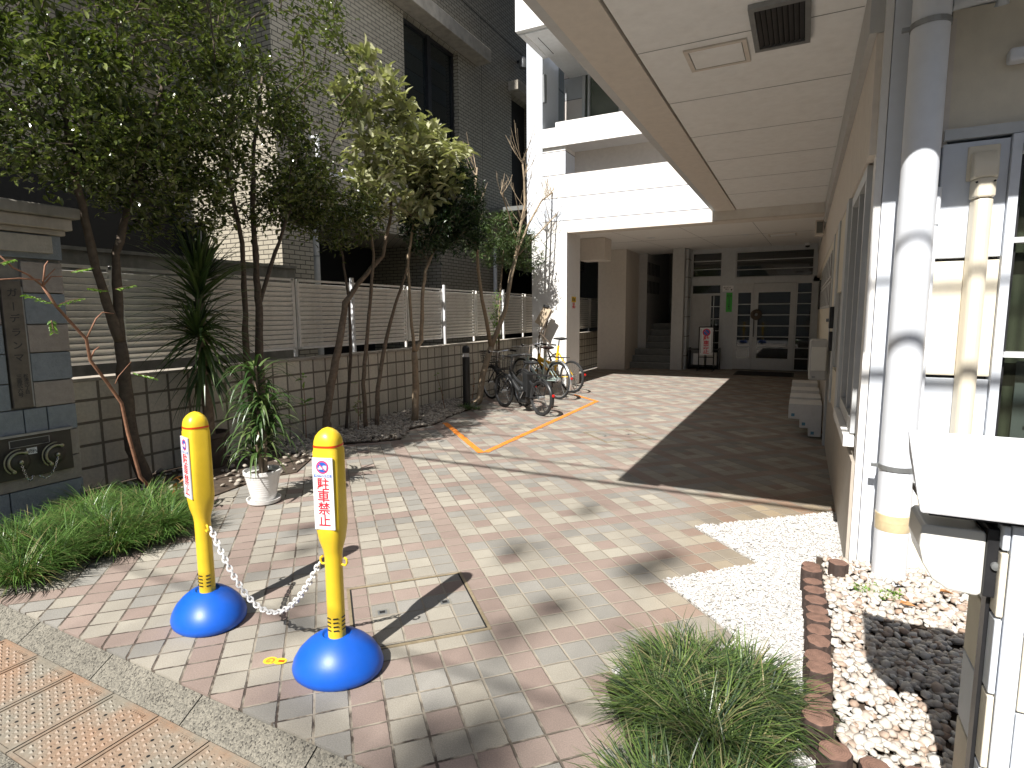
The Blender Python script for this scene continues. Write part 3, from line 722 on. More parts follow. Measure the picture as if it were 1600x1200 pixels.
# ---- right side wall, facing -x, from y 3.7 to 15.6
B('side_wall', 'cream_panel', t, (.33,.6,4.95,15.6,0,2.26))
B('side_wall_base', 'beige_low', t, (.285,.329,3.62,15.58,.0,.62))
B('wall_band', 'beige_render', t, (.27,.6,3.62,15.59,2.262,2.86))
B('wall_head_beam', 'grey_wall', t, (.235,.336,3.61,10.49,2.862,3.165), (.336,.6,3.95,10.49,2.862,3.098))
B('wall_head_beam', 'grey_wall', t, (.25,.6,10.86,15.59,2.862,3.068))
for q_ in ((.26,.4,4.88,5.15,.62,2.26), (.26,.4,6.0,6.25,0.62,2.26), (.262,.4,7.0,7.12,0,2.26)): B('pilaster', 'cool_grey', t, q_)
B('side_panel', 'cream_panel', t, (.272,.33,5.16,5.99,1.62,2.255), (.272,.33,5.16,5.99,.63,.95), (.272,.33,7.13,11.3,1.05,2.255), (.272,.33,6.26,6.99,1.05,2.255))
wf = B('side_window', 'frame_grey', t, ((.28,.34,3.80,3.86,.75,2.25),(.28,.34,4.78,4.86,.75,2.25),(.28,.34,3.86,4.78,.75,.83),(.28,.34,3.86,4.78,2.18,2.25),(.285,.33,4.28,4.33,.83,2.18)))
B('pane', 'glass_dark', wf, (.325,.33,3.86,4.78,.83,2.18))
B('window_sill', 'white_wall', t, (.245,.30,3.75,4.90,.68,.74))
B('inner_wall', 'grey_wall', t, (.35,.6,3.9,4.95,.62,2.26))
B('small_window', 'steel_grey', t, (.28,.31,5.25,5.85,.98,1.6))

# ---- front wall facing the street, y 3.6
B('corner_strip', 'white_wall', t, (.30,.334,3.575,3.70,-.02,3.10))
B('corner_pilaster', 'blue_white', t, (.337,.405,3.56,3.72,-.02,3.10))
B('front_backing', 'blue_white', t, (.35,.60,3.74,3.9,-.02,3.10))
B('front_moulding', 'blue_white', t, (.535,.556,3.60,3.74,-.02,3.10), (.5565,.580,3.64,3.74,-.02,3.10))
tm = MB()
for i, (z0, z1) in enumerate(((-.02,.55),(.565,1.11),(1.125,1.70),(1.715,2.27))):
    tm.mat((i+1) % 2); tm.box(.583,.846,3.60,3.74,z0,z1)
tm.build('front_tiles', ['blue_white','cream_panel'], t, bevel=.004)
B('front_joint_backing', 'dark_void', t, (.59,.84,3.625,3.73,.5,1.75))
B('front_band', 'cool_grey', t, (.583,3,3.585,3.74,2.285,2.335))
B('front_render', 'cream_panel', t, (.583,3,3.625,3.74,2.337,2.90))
B('front_band', 'cool_grey', t, (.583,3,3.59,3.74,2.905,3.098))
B('window_jamb', 'blue_white', t, (.848,.885,3.575,3.74,-.02,2.28))
B('window_head', 'blue_white', t, (.887,3,3.59,3.74,2.235,2.283), (.887,3,3.56,3.62,2.19,2.232))
wf = B('front_window', 'white_metal', t, ((.887,2.4,3.58,3.66,1.775,1.80),(.887,2.4,3.57,3.66,1.225,1.25),(.887,2.4,3.57,3.66,.5,.54)))
B('window_frame', 'dark_metal', wf, ((.887,.905,3.62,3.70,.54,2.188),(1.5,1.53,3.62,3.70,.54,2.188),(.905,2.4,3.63,3.70,2.17,2.188)))
B('pane', 'glass_blind', wf, (.905,2.4,3.66,3.664,.54,2.17))
B('blind', 'blind_slats', wf, (.905,2.4,3.72,3.725,.54,2.17))
B('paper_notice', 'label_white', wf, (.975,1.25,3.70,3.705,.7,1.20))
text('notice_text', '防犯カメラ作動中\n関係者以外立入禁止', .02, 'label_black', wf, (1.11,3.698,.87), (1,0,0), (0,0,1), .0003)
B('front_lower_wall', 'blue_white', t, (.887,3,3.60,3.74,-.02,.498))
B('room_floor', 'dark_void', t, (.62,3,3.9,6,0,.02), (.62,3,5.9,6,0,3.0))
B('overflow_box', 'pipe_white', t, (.80,1.1,3.55,3.622,2.60,2.66), bevel=.012)

# ---- soffit fixtures
t = thing('ceiling_vent', (-.2,3.97,3.17), 'square dark louvred air vent in the canopy ceiling', 'vent')
B('backing', 'dark_void', t, (-.33,-.07,3.72,4.24,3.158,3.168))
fr = MB(); fr.box(-.36,-.33,3.68,4.28,3.14,3.169); fr.box(-.07,-.04,3.68,4.28,3.14,3.169); fr.box(-.33,-.07,3.68,3.72,3.14,3.169); fr.box(-.33,-.07,4.24,4.28,3.14,3.169); fr.build('frame', 'steel_grey', t)
sl_ = MB()
for i in range(9): sl_.obox((-.315+.0288*i,3.98,3.15), (.010,0,.006), (0,.26,0), (-.0006,0,.001))
sl_.build('louvre_slats', 'dark_metal', t)
def hatch(x0, x1, y0, y1, z, label):
    t = thing('ceiling_hatch', ((x0+x1)/2,(y0+y1)/2,z), label, 'hatch')
    f = MB(); w_ = .028
    f.box(x0,x1,y0,y0+w_,z-.012,z-.001); f.box(x0,x1,y1-w_,y1,z-.012,z-.001); f.box(x0,x0+w_,y0+w_,y1-w_,z-.012,z-.001); f.box(x1-w_,x1,y0+w_,y1-w_,z-.012,z-.001)
    f.build('frame', 'beige_render', t)
    B('gap', 'stair_stone', t, (x0+w_,x1-w_,y0+w_,y1-w_,z-.003,z-.001)); B('lid', 'soffit_panel', t, (x0+w_+.006,x1-w_-.006,y0+w_+.006,y1-w_-.006,z-.009,z-.0035))
hatch(-.79,-.40,4.09,4.45,3.17,'rectangular access hatch with beige frame beside the ceiling vent')
hatch(-.72,-.18,13.25,13.75,3.07,'flush access hatch in the ceiling before the entrance door')
def downlight(x, y, label):
    t = thing('downlight', (x,y,3.07), label, 'ceiling light', 'recessed downlights in the passage ceiling')
    MB().lathe([(.075,3.062),(.09,3.062),(.09,3.0695),(.075,3.0695)], (x,y,0), 24).build('ring', 'white_metal', t, smooth=True)
    MB().lathe([(.001,3.066),(.074,3.066),(.074,3.0692),(.001,3.0692)], (x,y,0), 24).build('lens', 'grey_wall', t, smooth=True)
downlight(-3.0,12.6,'round downlight in the passage ceiling nearest the white column'); downlight(-1.15,13.1,'round downlight in the passage ceiling left of the access hatch')
t = thing('security_camera', (.05,15.3,3.05), 'small white dome security camera above the entrance transom window', 'camera')
MB().lathe([(.001,2.95),(.045,2.965),(.05,3.0)], (.03,15.3,0), 16).build('dome', 'black_plastic', t, smooth=True); MB().lathe([(.06,3.0),(.06,3.06),(.05,3.068),(.001,3.068)], (.03,15.3,0), 16).build('housing', 'white_metal', t, smooth=True)
t = thing('hanging_box', (-4.1,12,3.07), 'beige box hung under the passage ceiling next to the white column', 'box')
B('casing', 'beige_render', t, (-4.41,-3.84,12.0,12.5,2.60,3.066), bevel=.01)
t = thing('wall_speaker', (.2,10.8,2.9), 'small beige box under the ceiling at the top of the right wall', 'box')
B('casing', 'beige_render', t, (.12,.249,10.92,11.2,2.72,2.96), bevel=.008); B('grille', 'stair_stone', t, (.14,.23,10.912,10.919,2.75,2.93))

# ---- across the street, behind the viewer: shades the low sky and shows in the glass
t = thing('street_building', (0,-10,0), 'plain grey building on the opposite side of the street, reflected in the entrance glass', 'building')
B('wall', 'grey_wall', t, (-30,30,-14,-10,-.1,6.4)); B('parapet', 'concrete', t, (-30,30,-14,-9.9,6.402,6.7))
for k in range(-5,6):
    wf = B('window', 'steel_grey', t, (k*3-.9,k*3+.9,-9.999,-9.95,3.6,5.2)); B('pane', 'glass_green', wf, (k*3-.82,k*3+.82,-9.949,-9.94,3.68,5.12))

# ================================================================== STREET EDGE
COVER_LBL = ['first drain cover from the left edge of the photo, mostly cut off', 'drain cover second from the left along the kerb', 'drain cover third from the left, cool grey with little rust',
 'drain cover in the middle of the row, orange rust on its upper half', 'drain cover fifth from the left, greyer than its neighbours', 'rust orange drain cover near the lower end of the kerb', 'lowest visible rust orange drain cover at the bottom edge of the photo', 'drain cover just cut by the bottom edge below the cracked kerb']
xs = [-3.285,-2.991,-2.697,-2.403,-2.109,-1.815,-1.521,-1.227]
for i, x0 in enumerate(xs):
    t = thing('drain_cover', (x0,.82,-.08), COVER_LBL[i], 'drain cover', 'drain covers along the kerb')
    w_ = .288; y0, y1 = .825, 1.178
    fr = MB(); fr.box(x0,x0+w_,y0,y0+.012,-.08,-.058); fr.box(x0,x0+w_,y1-.012,y1,-.08,-.058); fr.box(x0,x0+.012,y0+.012,y1-.012,-.08,-.058); fr.box(x0+w_-.012,x0+w_,y0+.012,y1-.012,-.08,-.058)
    fr.build('rim', 'cast_cover', t)
    B('plate', 'cast_cover', t, (x0+.012,x0+w_-.012,y0+.012,y1-.012,-.08,-.0625))
    bm_ = MB(); hl = MB()
    holes = {(3,2),(3,4),(4,7),(2,9),(5,9),(1,5),(6,6)}
    for a in range(8):
        for b in range(12):
            cx = x0+.034+a*.0315; cy = y0+.032+b*.0262 + (.0 if a % 2 == 0 else .013)
            if cy > y1-.03: continue
            if (a,b) in holes:
                hl.tube([(cx,cy,-.0627),(cx,cy,-.0618)], .0062, 10)
            else:
                s = .0105; z_ = -.0625
                bm_.add([(cx-s,cy,z_),(cx,cy-s*.8,z_),(cx+s,cy,z_),(cx,cy+s*.8,z_),(cx,cy,z_+.0075)], [(0,1,4),(1,2,4),(2,3,4),(3,0,4)])
                bm_.add([(cx-s*.5,cy+.013,z_),(cx,cy+.005,z_),(cx+s*.5,cy+.013,z_),(cx,cy+.021,z_),(cx,cy+.013,z_+.0022)], [(0,1,4),(1,2,4),(2,3,4),(3,0,4)])
    bm_.build('grip_studs', 'cast_cover', t); hl.build('drain_holes', 'dark_void', t)
    B('maker_mark', 'cast_cover', t, (x0+.16,x0+.235,y1-.034,y1-.031,-.0625,-.060),(x0+.16,x0+.235,y1-.022,y1-.019,-.0625,-.060),(x0+.157,x0+.16,y1-.034,y1-.019,-.0625,-.060),(x0+.235,x0+.238,y1-.034,y1-.019,-.0625,-.060),
      *[(x0+.168+.013*k,x0+.176+.013*k,y1-.030,y1-.023,-.0625,-.0603) for k in range(5)])
B('gutter_edge', 'kerb_stone', None, (-7.4,6,.775,.822,-.12,-.062), (-7.4,6,1.18,1.186,-.12,-.066), loc=(0,0,0))
struct(C.objects['gutter_edge'], 'thin concrete edging on both sides of the drain covers', 'kerb')

# ---- inspection covers set in the tiles (45 degrees)
def inspection(cx, cy, h, label):
    t = thing('inspection_cover', (cx,cy,.001), label, 'manhole cover', None, R(45))
    f = MB(); b_ = .015
    f.box(-h,h,-h,-h+b_,0,.004); f.box(-h,h,h-b_,h,0,.004); f.box(-h,-h+b_,-h+b_,h-b_,0,.004); f.box(h-b_,h,-h+b_,h-b_,0,.004)
    f.build('frame', 'cover_frame', t)
    B('gap', 'dark_void', t, (-h+b_,h-b_,-h+b_,h-b_,0,.0012)); B('lid', 'paving_tiles', t, (-h+b_+.009,h-b_-.009,-h+b_+.009,h-b_-.009,0,.0034))
    for s in (-1,1):
        B('handle_recess', 'concrete', t, (s*.155-.033,s*.155+.033,-.028 if s < 0 else -.028,.030,.003,.0045)); r_ = B('handle', 'steel_grey', t, ((s*.155-.022,s*.155+.022,-.018,.02,.004,.0055)))
        B('handle_slot', 'dark_void', r_, (s*.155-.013,s*.155+.013,-.010,.012,.005,.0062)); 
    return t
plain('cover_frame', (.36,.29,.19), .5, .3, var=.25)
inspection(-1.655,2.175,.312,'square tiled inspection cover with brass frame, shadow of the nearer bollard across it')
inspection(-1.91,6.55,.30,'farther tiled inspection cover near the edge of the canopy shadow')

# ---- gas marker sticker
t = thing('pavement_marker', (-1.919,1.557,.001), 'small yellow and orange marker sticker with a letter G on a pink tile', 'marker')
a_ = R(20); ux = Vector((math.cos(a_),math.sin(a_),0)); uy = Vector((-math.sin(a_),math.cos(a_),0)); c0 = Vector((-1.919,1.557,.0))
def disc(mb, c, r, rx=1.0, z=.0015, n=20, th=.0008):
    vs_ = [c + ux*r*rx*math.cos(2*math.pi*k/n) + uy*r*math.sin(2*math.pi*k/n) + Vector((0,0,z)) for k in range(n)]
    mb.add(vs_, [tuple(range(n))])
m_ = MB(); disc(m_, c0-ux*.022, .026, 1.15); disc(m_, c0+ux*.022, .023, 1.25, .0017); m_.build('sticker', 'label_yellow', t, fix=False)
text('letter', 'G', .046, 'line_orange', t, c0-ux*.022+Vector((0,0,.0025)), -uy, ux, .0015, .0004)
m_ = MB(); m_.obox(c0+ux*.028+Vector((0,0,.0024)), ux*.013, uy*.006, (0,0,.0002)); m_.build('arrow', 'red_stripe', t)

# ---- orange bay line
ol = MB()
def strip(mb, pts, w_, z=.004, seed=1):
    r_ = random.Random(seed)
    for (a, b) in zip(pts[:-1], pts[1:]):
        a = Vector((a[0],a[1],z)); b = Vector((b[0],b[1],z)); d = (b-a).normalized(); n_ = Vector((-d.y,d.x,0))*w_/2; L = (b-a).length; k = max(2,int(L/.09)); prev = None
        for i in range(k+1):
            p = a + d*(L*i/k); j1 = 1+r_.uniform(-.16,.16); j2 = 1+r_.uniform(-.16,.16)
            cur = (p+n_*j1, p-n_*j2)
            if prev: mb.add([prev[0],cur[0],cur[1],prev[1]], [(0,1,2,3)])
            prev = cur
strip(ol, [(-4.23,6.35),(-2.95,5.10)], .075); strip(ol, [(-2.92,5.14),(-2.99,9.02)], .07, .0045); strip(ol, [(-2.96,9.0),(-3.62,9.62)], .07, .004)
struct(ol.build('bay_marking', 'line_orange', None, fix=False, loc=(0,0,0)), 'worn orange painted line marking the bicycle bay', 'marking')

# ================================================================== BOLLARDS
def bollard(loc, rz, label):
    t = thing('sign_bollard', loc, label, 'bollard', 'yellow bollards joined by a plastic chain', rz)
    b = MB(); prof = [(.001,0),(.172,0),(.184,.012),(.187,.03),(.180,.055),(.160,.088),(.130,.118),(.095,.143),(.068,.155),(.060,.158),(.052,.150),(.001,.150)]
    b.lathe(prof, (0,0,0), 40, 1.0, .86); b.build('base_weight', 'bollard_blue', t, smooth=True)
    # post : circular tube that swells to a flat-faced head
    def sect(z, rx, ry, sq):  # superellipse ring
        out = []
        for k in range(32):
            a = 2*math.pi*k/32; c_, s_ = math.cos(a), math.sin(a); e = 2/sq
            out.append((rx*abs(c_)**e*(1 if c_ >= 0 else -1), ry*abs(s_)**e*(1 if s_ >= 0 else -1), z))
        return out
    secs = [sect(.13,.035,.035,2),sect(.49,.035,.035,2),sect(.52,.039,.038,2.1),sect(.56,.049,.048,2.5),sect(.60,.0525,.052,3.0),sect(.62,.0535,.0525,3.8),sect(.925,.0525,.0515,3.8),sect(.93,.0515,.0505,3.2),sect(.942,.0515,.0505,3.0)]
    pm = MB(); vs_ = [p for s_ in secs for p in s_]; fs = [(i*32+k,i*32+(k+1)%32,(i+1)*32+(k+1)%32,(i+1)*32+k) for i in range(len(secs)-1) for k in range(32)]
    pm.add(vs_, fs); po = pm.build('post', 'bollard_yellow', t, smooth=True)
    s3 = [sect(.942,.0525,.0515,3.0),sect(.950,.0525,.0515,3.0)]
    rm = MB(); rm.add([p for s_ in s3 for p in s_], [(k,(k+1)%32,32+(k+1)%32,32+k) for k in range(32)]); rm.build('red_band', 'red_stripe', t, smooth=True)
    s4 = [sect(.950,.0520,.0510,2.8),sect(.965,.0510,.0500,2.6),sect(.983,.046,.0455,2.4),sect(.999,.034,.034,2.2),sect(1.010,.020,.020,2),sect(1.016,.002,.002,2)]
    cm = MB(); cm.add([p for s_ in s4 for p in s_], [(i*32+k,i*32+(k+1)%32,(i+1)*32+(k+1)%32,(i+1)*32+k) for i in range(len(s4)-1) for k in range(32)]); cm.build('cap', 'bollard_yellow', t, smooth=True)
    vents = MB()
    for k in range(4):
        for sgn in (-1,1):
            for dx in (.0,):
                a = R(-90)+sgn*.42; vents.obox((.0358*math.cos(a),.0358*math.sin(a),.185+.017*k), (-math.sin(a)*.010,math.cos(a)*.010,0), (math.cos(a)*.0012,math.sin(a)*.0012,0), (0,0,.0022))
        a = R(-10); vents.obox((.0358*math.cos(a),.0358*math.sin(a),.185+.017*k), (-math.sin(a)*.010,math.cos(a)*.010,0), (math.cos(a)*.0012,math.sin(a)*.0012,0), (0,0,.0022))
    vents.build('slots', 'black_plastic', po)
    for sx in (-1,1):
        hk = MB(); hk.tube([(sx*.034,0,.455),(sx*.050,0,.452),(sx*.058,0,.462),(sx*.056,0,.478),(sx*.046,0,.484)], .0048, 8); hk.build('chain_hook', 'bollard_yellow', po, smooth=True)
    # label on the -y face
    y = -.0530
    lb_ = B('label', 'label_white', t, (-.0425,.0425,y-.0006,y+.004,.618,.905))
    bd = MB(); w_ = .0012
    bd.box(-.037,.037,y-.0012,y-.0004,.9,.9+w_); bd.box(-.037,.037,y-.0012,y-.0004,.622,.622+w_); bd.box(-.037,-.037+w_,y-.0012,y-.0004,.6233,.8998); bd.box(.037-w_,.037,y-.0012,y-.0004,.6233,.8998); bd.build('label_border', 'label_blue', lb_)
    def ring(n_, r_, mat, dy): 
        m__ = MB(); m__.add([(r_*math.cos(2*math.pi*k/n_), y-dy, .868+r_*math.sin(2*math.pi*k/n_)) for k in range(n_)], [tuple(range(n_))]); m__.build('emblem', mat, lb_, fix=False)
    ring(32, .0262, 'label_magenta', .0010); ring(32, .0205, 'label_blue', .0016)
    em = MB(); em.box(-.018,.001,y-.0026,y-.002,.860,.866); em.box(-.013,-.002,y-.0026,y-.002,.866,.872); em.box(.003,.018,y-.0026,y-.002,.864,.875); em.box(.006,.017,y-.0026,y-.002,.857,.864)
    em.build('emblem_car', 'label_white', lb_)
    sb_ = MB(); sb_.obox((0,y-.0031,.868), (.0185*q2,0,-.0185*q2), (.0018*q2,0,.0018*q2), (0,.0003,0)); sb_.build('emblem_bar', 'label_magenta', lb_)
    B('label_strip', 'label_blue', lb_, (-.037,.037,y-.0014,y-.0006,.829,.839))
    text('label_text', 'NO PARKING', .0108, 'label_white', lb_, (0,y-.002,.834), (1,0,0), (0,0,1), .0002, .0004)
    text('label_text', '駐\n車\n禁\n止', .0525, 'label_red', lb_, (0,y-.0012,.7245), (1,0,0), (0,0,1), .0008, .0006, line=.93)
    return t
bollard((-1.640,1.637,0), R(16), 'yellow no parking bollard on a blue dome base, the one nearer the viewer')
bollard((-2.475,1.653,0), R(-14), 'yellow no parking bollard on a blue dome base, the left one near the grass')
cm = MB()
A_ = Vector((-2.475+.054*1.0,1.653+.054*0.0,.470)); Z_ = Vector((-1.640-.052,1.637-.015,.470))
pts = []
n = 60; 
for i in range(n+1):
    u = i/n; s = 1-((2*u-1)**2); pts.append(A_.lerp(Z_, u) + Vector((0,0,-.318*s*(.93+.07*s))))
chain_links(cm, pts, .0225, .0042, .0105)
tag(cm.build('plastic_chain', 'chain_white', None, smooth=True, loc=tuple(A_)), 'sagging white plastic chain hooked between the two yellow bollards', 'chain')

# ================================================================== RIGHT FOREGROUND
# log edging
LOGL = 'round topped brown log stake edging the white pebble bed'
lx = .112; y = 3.30; logs = []
while y > 1.97: logs.append((lx+.012*math.sin(y*3),y)); y -= .101
logs += [(.232,3.345)]
logs += [(.155,1.875),(.262,1.850),(.372,1.845),(.48,1.84)]
rl = random.Random(4)
NTH = ['farthest','second farthest','third farthest','fourth farthest','fifth farthest','sixth farthest','seventh farthest','eighth farthest','ninth farthest','tenth farthest','eleventh farthest','twelfth farthest','thirteenth farthest','fourteenth farthest']
for i, (x, y) in enumerate(logs):
    r_ = .0470 + rl.uniform(-.003,.003); h = .128 + rl.uniform(-.014,.014)
    m = MB(); nn = 26; prof = [(r_*.97,-.04),(r_,0),(r_,h-.008),(r_*.95,h-.001),(r_*.90,h),(r_*.45,h-.0012),(.004,h-.0008)]
    m.lathe(prof, (0,0,0), nn)
    ph = rl.random()*6
    m.v = [(v[0]*(1+.05*math.sin(7*math.atan2(v[1],v[0])+ph)*(.3+1*(v[2] < h-.004))+.03*math.sin(13*math.atan2(v[1],v[0])+ph)), v[1]*(1+.05*math.sin(7*math.atan2(v[1],v[0])+ph)), v[2]+.003*math.sin(ph)*v[0]/r_) for v in m.v]
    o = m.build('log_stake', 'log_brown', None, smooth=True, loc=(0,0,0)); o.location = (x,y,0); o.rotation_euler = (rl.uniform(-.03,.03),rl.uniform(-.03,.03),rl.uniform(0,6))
    if i < 14: lab = 'brown log stake edging the pebble bed, %s of the row along the gravel' % NTH[i] if i < len(logs)-5 else LOGL
    if i == len(logs)-5: lab = 'brown log stake set against the wall corner beside the end of the long row'
    if i >= len(logs)-4: lab = ['brown log stake at the near corner of the pebble bed','brown log stake just right of the near bed corner','brown log stake at the bottom edge of the photo, middle of the short row','brown log stake nearest the right gate post base'][i-(len(logs)-4)]
    tag(o, lab, 'log', 'log stakes edging the pebble bed')

# gate post with sloping cap
t = thing('gate_post', (.58,1.78,0), 'low gate post clad in white and cream blocks under a thick white sloping cap', 'gate post')
B('core', 'concrete', t, (.458,1.55,1.672,1.882,0,.965))
bl = MB(); zz = [0,.11,.305,.50,.695,.86,.955]; rb = random.Random(8)
for i in range(len(zz)-1):
    z0, z1 = zz[i]+.004, zz[i+1]-.003
    bl.mat(i % 2)
    bl.box(.500,.80,1.655,1.672,z0,z1); bl.mat((i+1) % 2); bl.box(.804,1.30,1.655,1.672,z0,z1)
    bl.mat(i % 2); bl.box(.458-.014,.4575,1.745,1.888,z0+.02,z1+.02 if i < 5 else z1); bl.mat((i+1) % 2); bl.box(.4435,.4575,1.655,1.705,z0+.03,z1+.03 if i < 5 else z1)
bl.build('block_facing', ['blue_white','cream_panel'], t, bevel=.003)
B('corner_strip', 'blue_white', t, (.459,.497,1.650,1.6715,0,.955), bevel=.003)
B('corner_joint', 'stair_stone', t, (.4972,.4995,1.66,1.6718,0,.955))
cp = MB()
# cap: higher at the back (y 1.93), lower at the front (y 1.62), overhanging the lamp side
X0, X1 = .262, 1.6
cp.add([(X0+.012,1.612,.972),(X1,1.612,.972),(X1,1.935,1.045),(X0+.03,1.935,1.045),(X0+.004,1.616,1.012),(X1,1.616,1.012),(X1,1.93,1.118),(X0+.022,1.93,1.118)],
       [(0,3,2,1),(4,5,6,7),(0,1,5,4),(1,2,6,5),(2,3,7,6),(3,0,4,7)])
cp.build('cap', 'cap_white', t, bevel=.006) if 'cap_white' in MAT else None
tt = NT('cap_white'); p = tt.pos(); f = tt.ramp(tt.noise(p, 25, 6, .7), .3, .7, .96, 1.03); tt.base(tt.mix(1.0, (.70,.71,.73), tt.comb(f, f, f), 'MULTIPLY'), .75); tt.bump(tt.noise(p, 85, 5, .7), .0035, .8); MAT['cap_white'] = tt.m
cp.build('cap', 'cap_white', t, bevel=.006)
B('cap_underside', 'dark_metal', t, (.30,1.5,1.66,1.90,.956,.972))  # dark plate, the shade beneath the overhanging cap put into its colour
B('metal_channel', 'dark_metal', t, (.436,.4575,1.706,1.742,0,.94))
t = thing('post_lamp', (.44,1.77,.76), 'milky plastic lamp box with dark mounting plate under the gate post cap', 'lamp')
lp = MB(); # rounded body, axis x ; curved lower left
poly = [(.292,.915),(.300,.925),(.415,.925),(.421,.918),(.421,.768),(.412,.760),(.355,.764),(.322,.785),(.300,.822),(.290,.865)]
lp.prism(poly, 1.685, 1.85, 'y'); lp.build('diffuser', 'lamp_plastic', t, smooth=False, bevel=.014)
B('mounting_plate', 'dark_metal', t, (.4215,.456,1.678,1.86,.765,.935), bevel=.003)
MB().lathe([(.001,1.668),(.009,1.670),(.010,1.676),(.010,1.679)], (.440,0,.846), 16, axis='y').build('screw', 'steel_grey', t, smooth=True)

# pipes on the front wall
t = pipe('downpipe', [(.470,3.44,.02),(.470,3.44,3.10)], .0775, 'pipe_white', 'large white round downpipe on the front wall rising from the white pebbles', 'pipe', 28, straps=(.66,2.78))
MB().lathe([(.0785,.33),(.0795,.335),(.0795,.412),(.0785,.416)], (.470,3.44,0), 28).build('tape_wrap', 'tape_tan', t, smooth=True)
MB().lathe([(.0785,.374),(.0805,.376),(.0805,.415),(.0785,.417)], (.470,3.44,0), 28).build('tape_wrap', 'tape_tan', t, smooth=True)
pipe('branch_pipe', [(.548,3.47,2.865),(.66,3.50,2.885),(.74,3.50,2.885),(.745,3.52,2.84)], .028, 'cool_grey', 'short grey branch pipe elbow beside the top of the downpipe', 'pipe')
t = thing('conduit', (.575,3.56,.4), 'thin white conduit with a small cap right of the big downpipe', 'pipe')
MB().tube([(.568,3.57,0),(.568,3.57,1.95)], .014, 10).build('tube', 'pipe_white', t, smooth=True)
MB().tube([(.568,3.57,1.88),(.568,3.57,2.06)], .019, 12).build('end_cap', 'pipe_white', t, smooth=True)
MB().tube([(.568,3.57,.80),(.568,3.57,.87)], .018, 12).build('coupling', 'pipe_white', t, smooth=True)
t = thing('pipe_duct', (.745,3.56,0), 'cream rounded plastic duct running up the tiled front wall', 'duct')
def dshape(z0, z1, hw, d, y1=3.598):
    pts_ = [(-hw,y1)]+[(-hw+.012+.0*k,y1-d+.02) for k in (0,)]+[(-hw+.022,y1-d),(hw-.022,y1-d),(hw-.0,y1-d+.02),(hw,y1)]
    m = MB(); m.prism([(.745+a,b) for a,b in pts_], z0, z1); return m
dshape(0,1.99,.043,.075).build('duct_body', 'duct_cream', t, bevel=.012)
dshape(1.99,2.08,.047,.082).build('collar', 'duct_cream', t, bevel=.008)
m = MB()
for k in range(9):
    a0 = R(90*k/8); 
prof = [(3.598,2.08),(3.516,2.08)] + [(3.598-.082*math.cos(R(a)),2.12+.095*math.sin(R(a))) for a in range(0,91,10)]
m.prism(prof, .696, .794, 'x'); m.build('elbow_cover', 'duct_cream', t, bevel=.01)
B('flange', 'duct_cream', t, (.682,.808,3.588,3.602,2.08,2.245), bevel=.01)
m = MB(); 
for sx in (-1,1): m.lathe([(.001,3.511),(.005,3.511),(.005,3.5165)], (.745+sx*.034,0,2.06), 10, axis='y')
m.build('screws', 'dark_void', t)

# weeds by the downpipe
def weed(name, c, rad, n, size, mat, label, cat, seed, h=.05):
    r_ = random.Random(seed); m = MB()
    for k in range(n):
        a = r_.uniform(0,6.28); d = rad*math.sqrt(r_.random()); p = Vector((c[0]+d*math.cos(a)*1.5,c[1]+d*math.sin(a),c[2]+r_.random()*h))
        leaf(m, p, Vector((r_.uniform(-1,1),r_.uniform(-1,1),r_.uniform(-.1,.9))).normalized(), size*r_.uniform(.6,1.3), .55, r_)
    return tag(m.build(name, mat, None, fix=False, loc=c), label, cat)
def leaf(m, p, d, L, wr, r_, droop=.15):
    up = Vector((r_.uniform(-.5,.5),r_.uniform(-.5,.5),1)); s = d.cross(up)
    if s.length < 1e-3: s = Vector((1,0,0))
    s.normalize(); n_ = s.cross(d).normalized()
    w_ = L*wr*.5
    m.add([p, p+d*L*.45+s*w_-n_*w_*-.25, p+d*L-n_*L*droop, p+d*L*.45-s*w_-n_*w_*-.25], [(0,1,2),(0,2,3)])
weed('weed', (.40,3.20,.07), .075, 260, .016, 'leaf_fresh', 'low green weeds creeping over the pebbles at the foot of the downpipe', 'weed', 3, .02)
weed('weed', (.62,2.05,.07), .07, 160, .016, 'leaf_bush', 'dark green weeds in the shadow of the gate post', 'weed', 4, .02)
r_ = random.Random(12)
for i, (x, y, lb_) in enumerate(((.47,3.06,'curled orange dry leaf on the pebbles right of the downpipe'),(.66,3.28,'dry orange leaf on the pebbles against the front wall'),(.80,3.2,'dry brown leaf on the pebbles under the lamp box'))):
    m = MB()
    for k in range(2): leaf(m, Vector((x+.01*k,y,.10)), Vector((.8,.5-.6*k,.25)).normalized(), .05, .6, r_, .3)
    tag(m.build('dry_leaf', 'dry_leaf', None, fix=False, loc=(x,y,.1)), lb_, 'leaf')

# ================================================================== RIGHT WALL FITTINGS
t = thing('mailbox_bank', (.27,9,1.5), 'bank of pale slotted letterboxes in two rows on the right wall', 'mailboxes')
k = 0
for row in range(2):
    for c_ in range(8):
        y0 = 7.25+c_*.48; z0 = 1.50+row*.32
        d = B('letterbox_door', 'grey_wall', t, (.256,.271,y0,y0+.46,z0,z0+.30)); B('slot', 'dark_void', d, (.2535,.2565,y0+.02,y0+.10,z0+.03,z0+.27))
B('side_panel', 'dark_metal', t, (.235,.271,11.3,11.7,1.5,2.0))
t = thing('intercom', (.25,6.25,1.25), 'black intercom panel on the grey pilaster of the right wall', 'intercom')
B('panel', 'black_plastic', t, (.225,.259,6.05,6.22,1.30,1.50), bevel=.004); B('lower_box', 'dark_metal', t, (.23,.259,6.08,6.2,1.09,1.27), bevel=.004); B('camera_eye', 'steel_grey', t, (.20,.225,6.12,6.15,1.36,1.39))
t = thing('leaflet_box', (.25,6.7,.76), 'pale rounded plastic leaflet box projecting from the right wall', 'box')
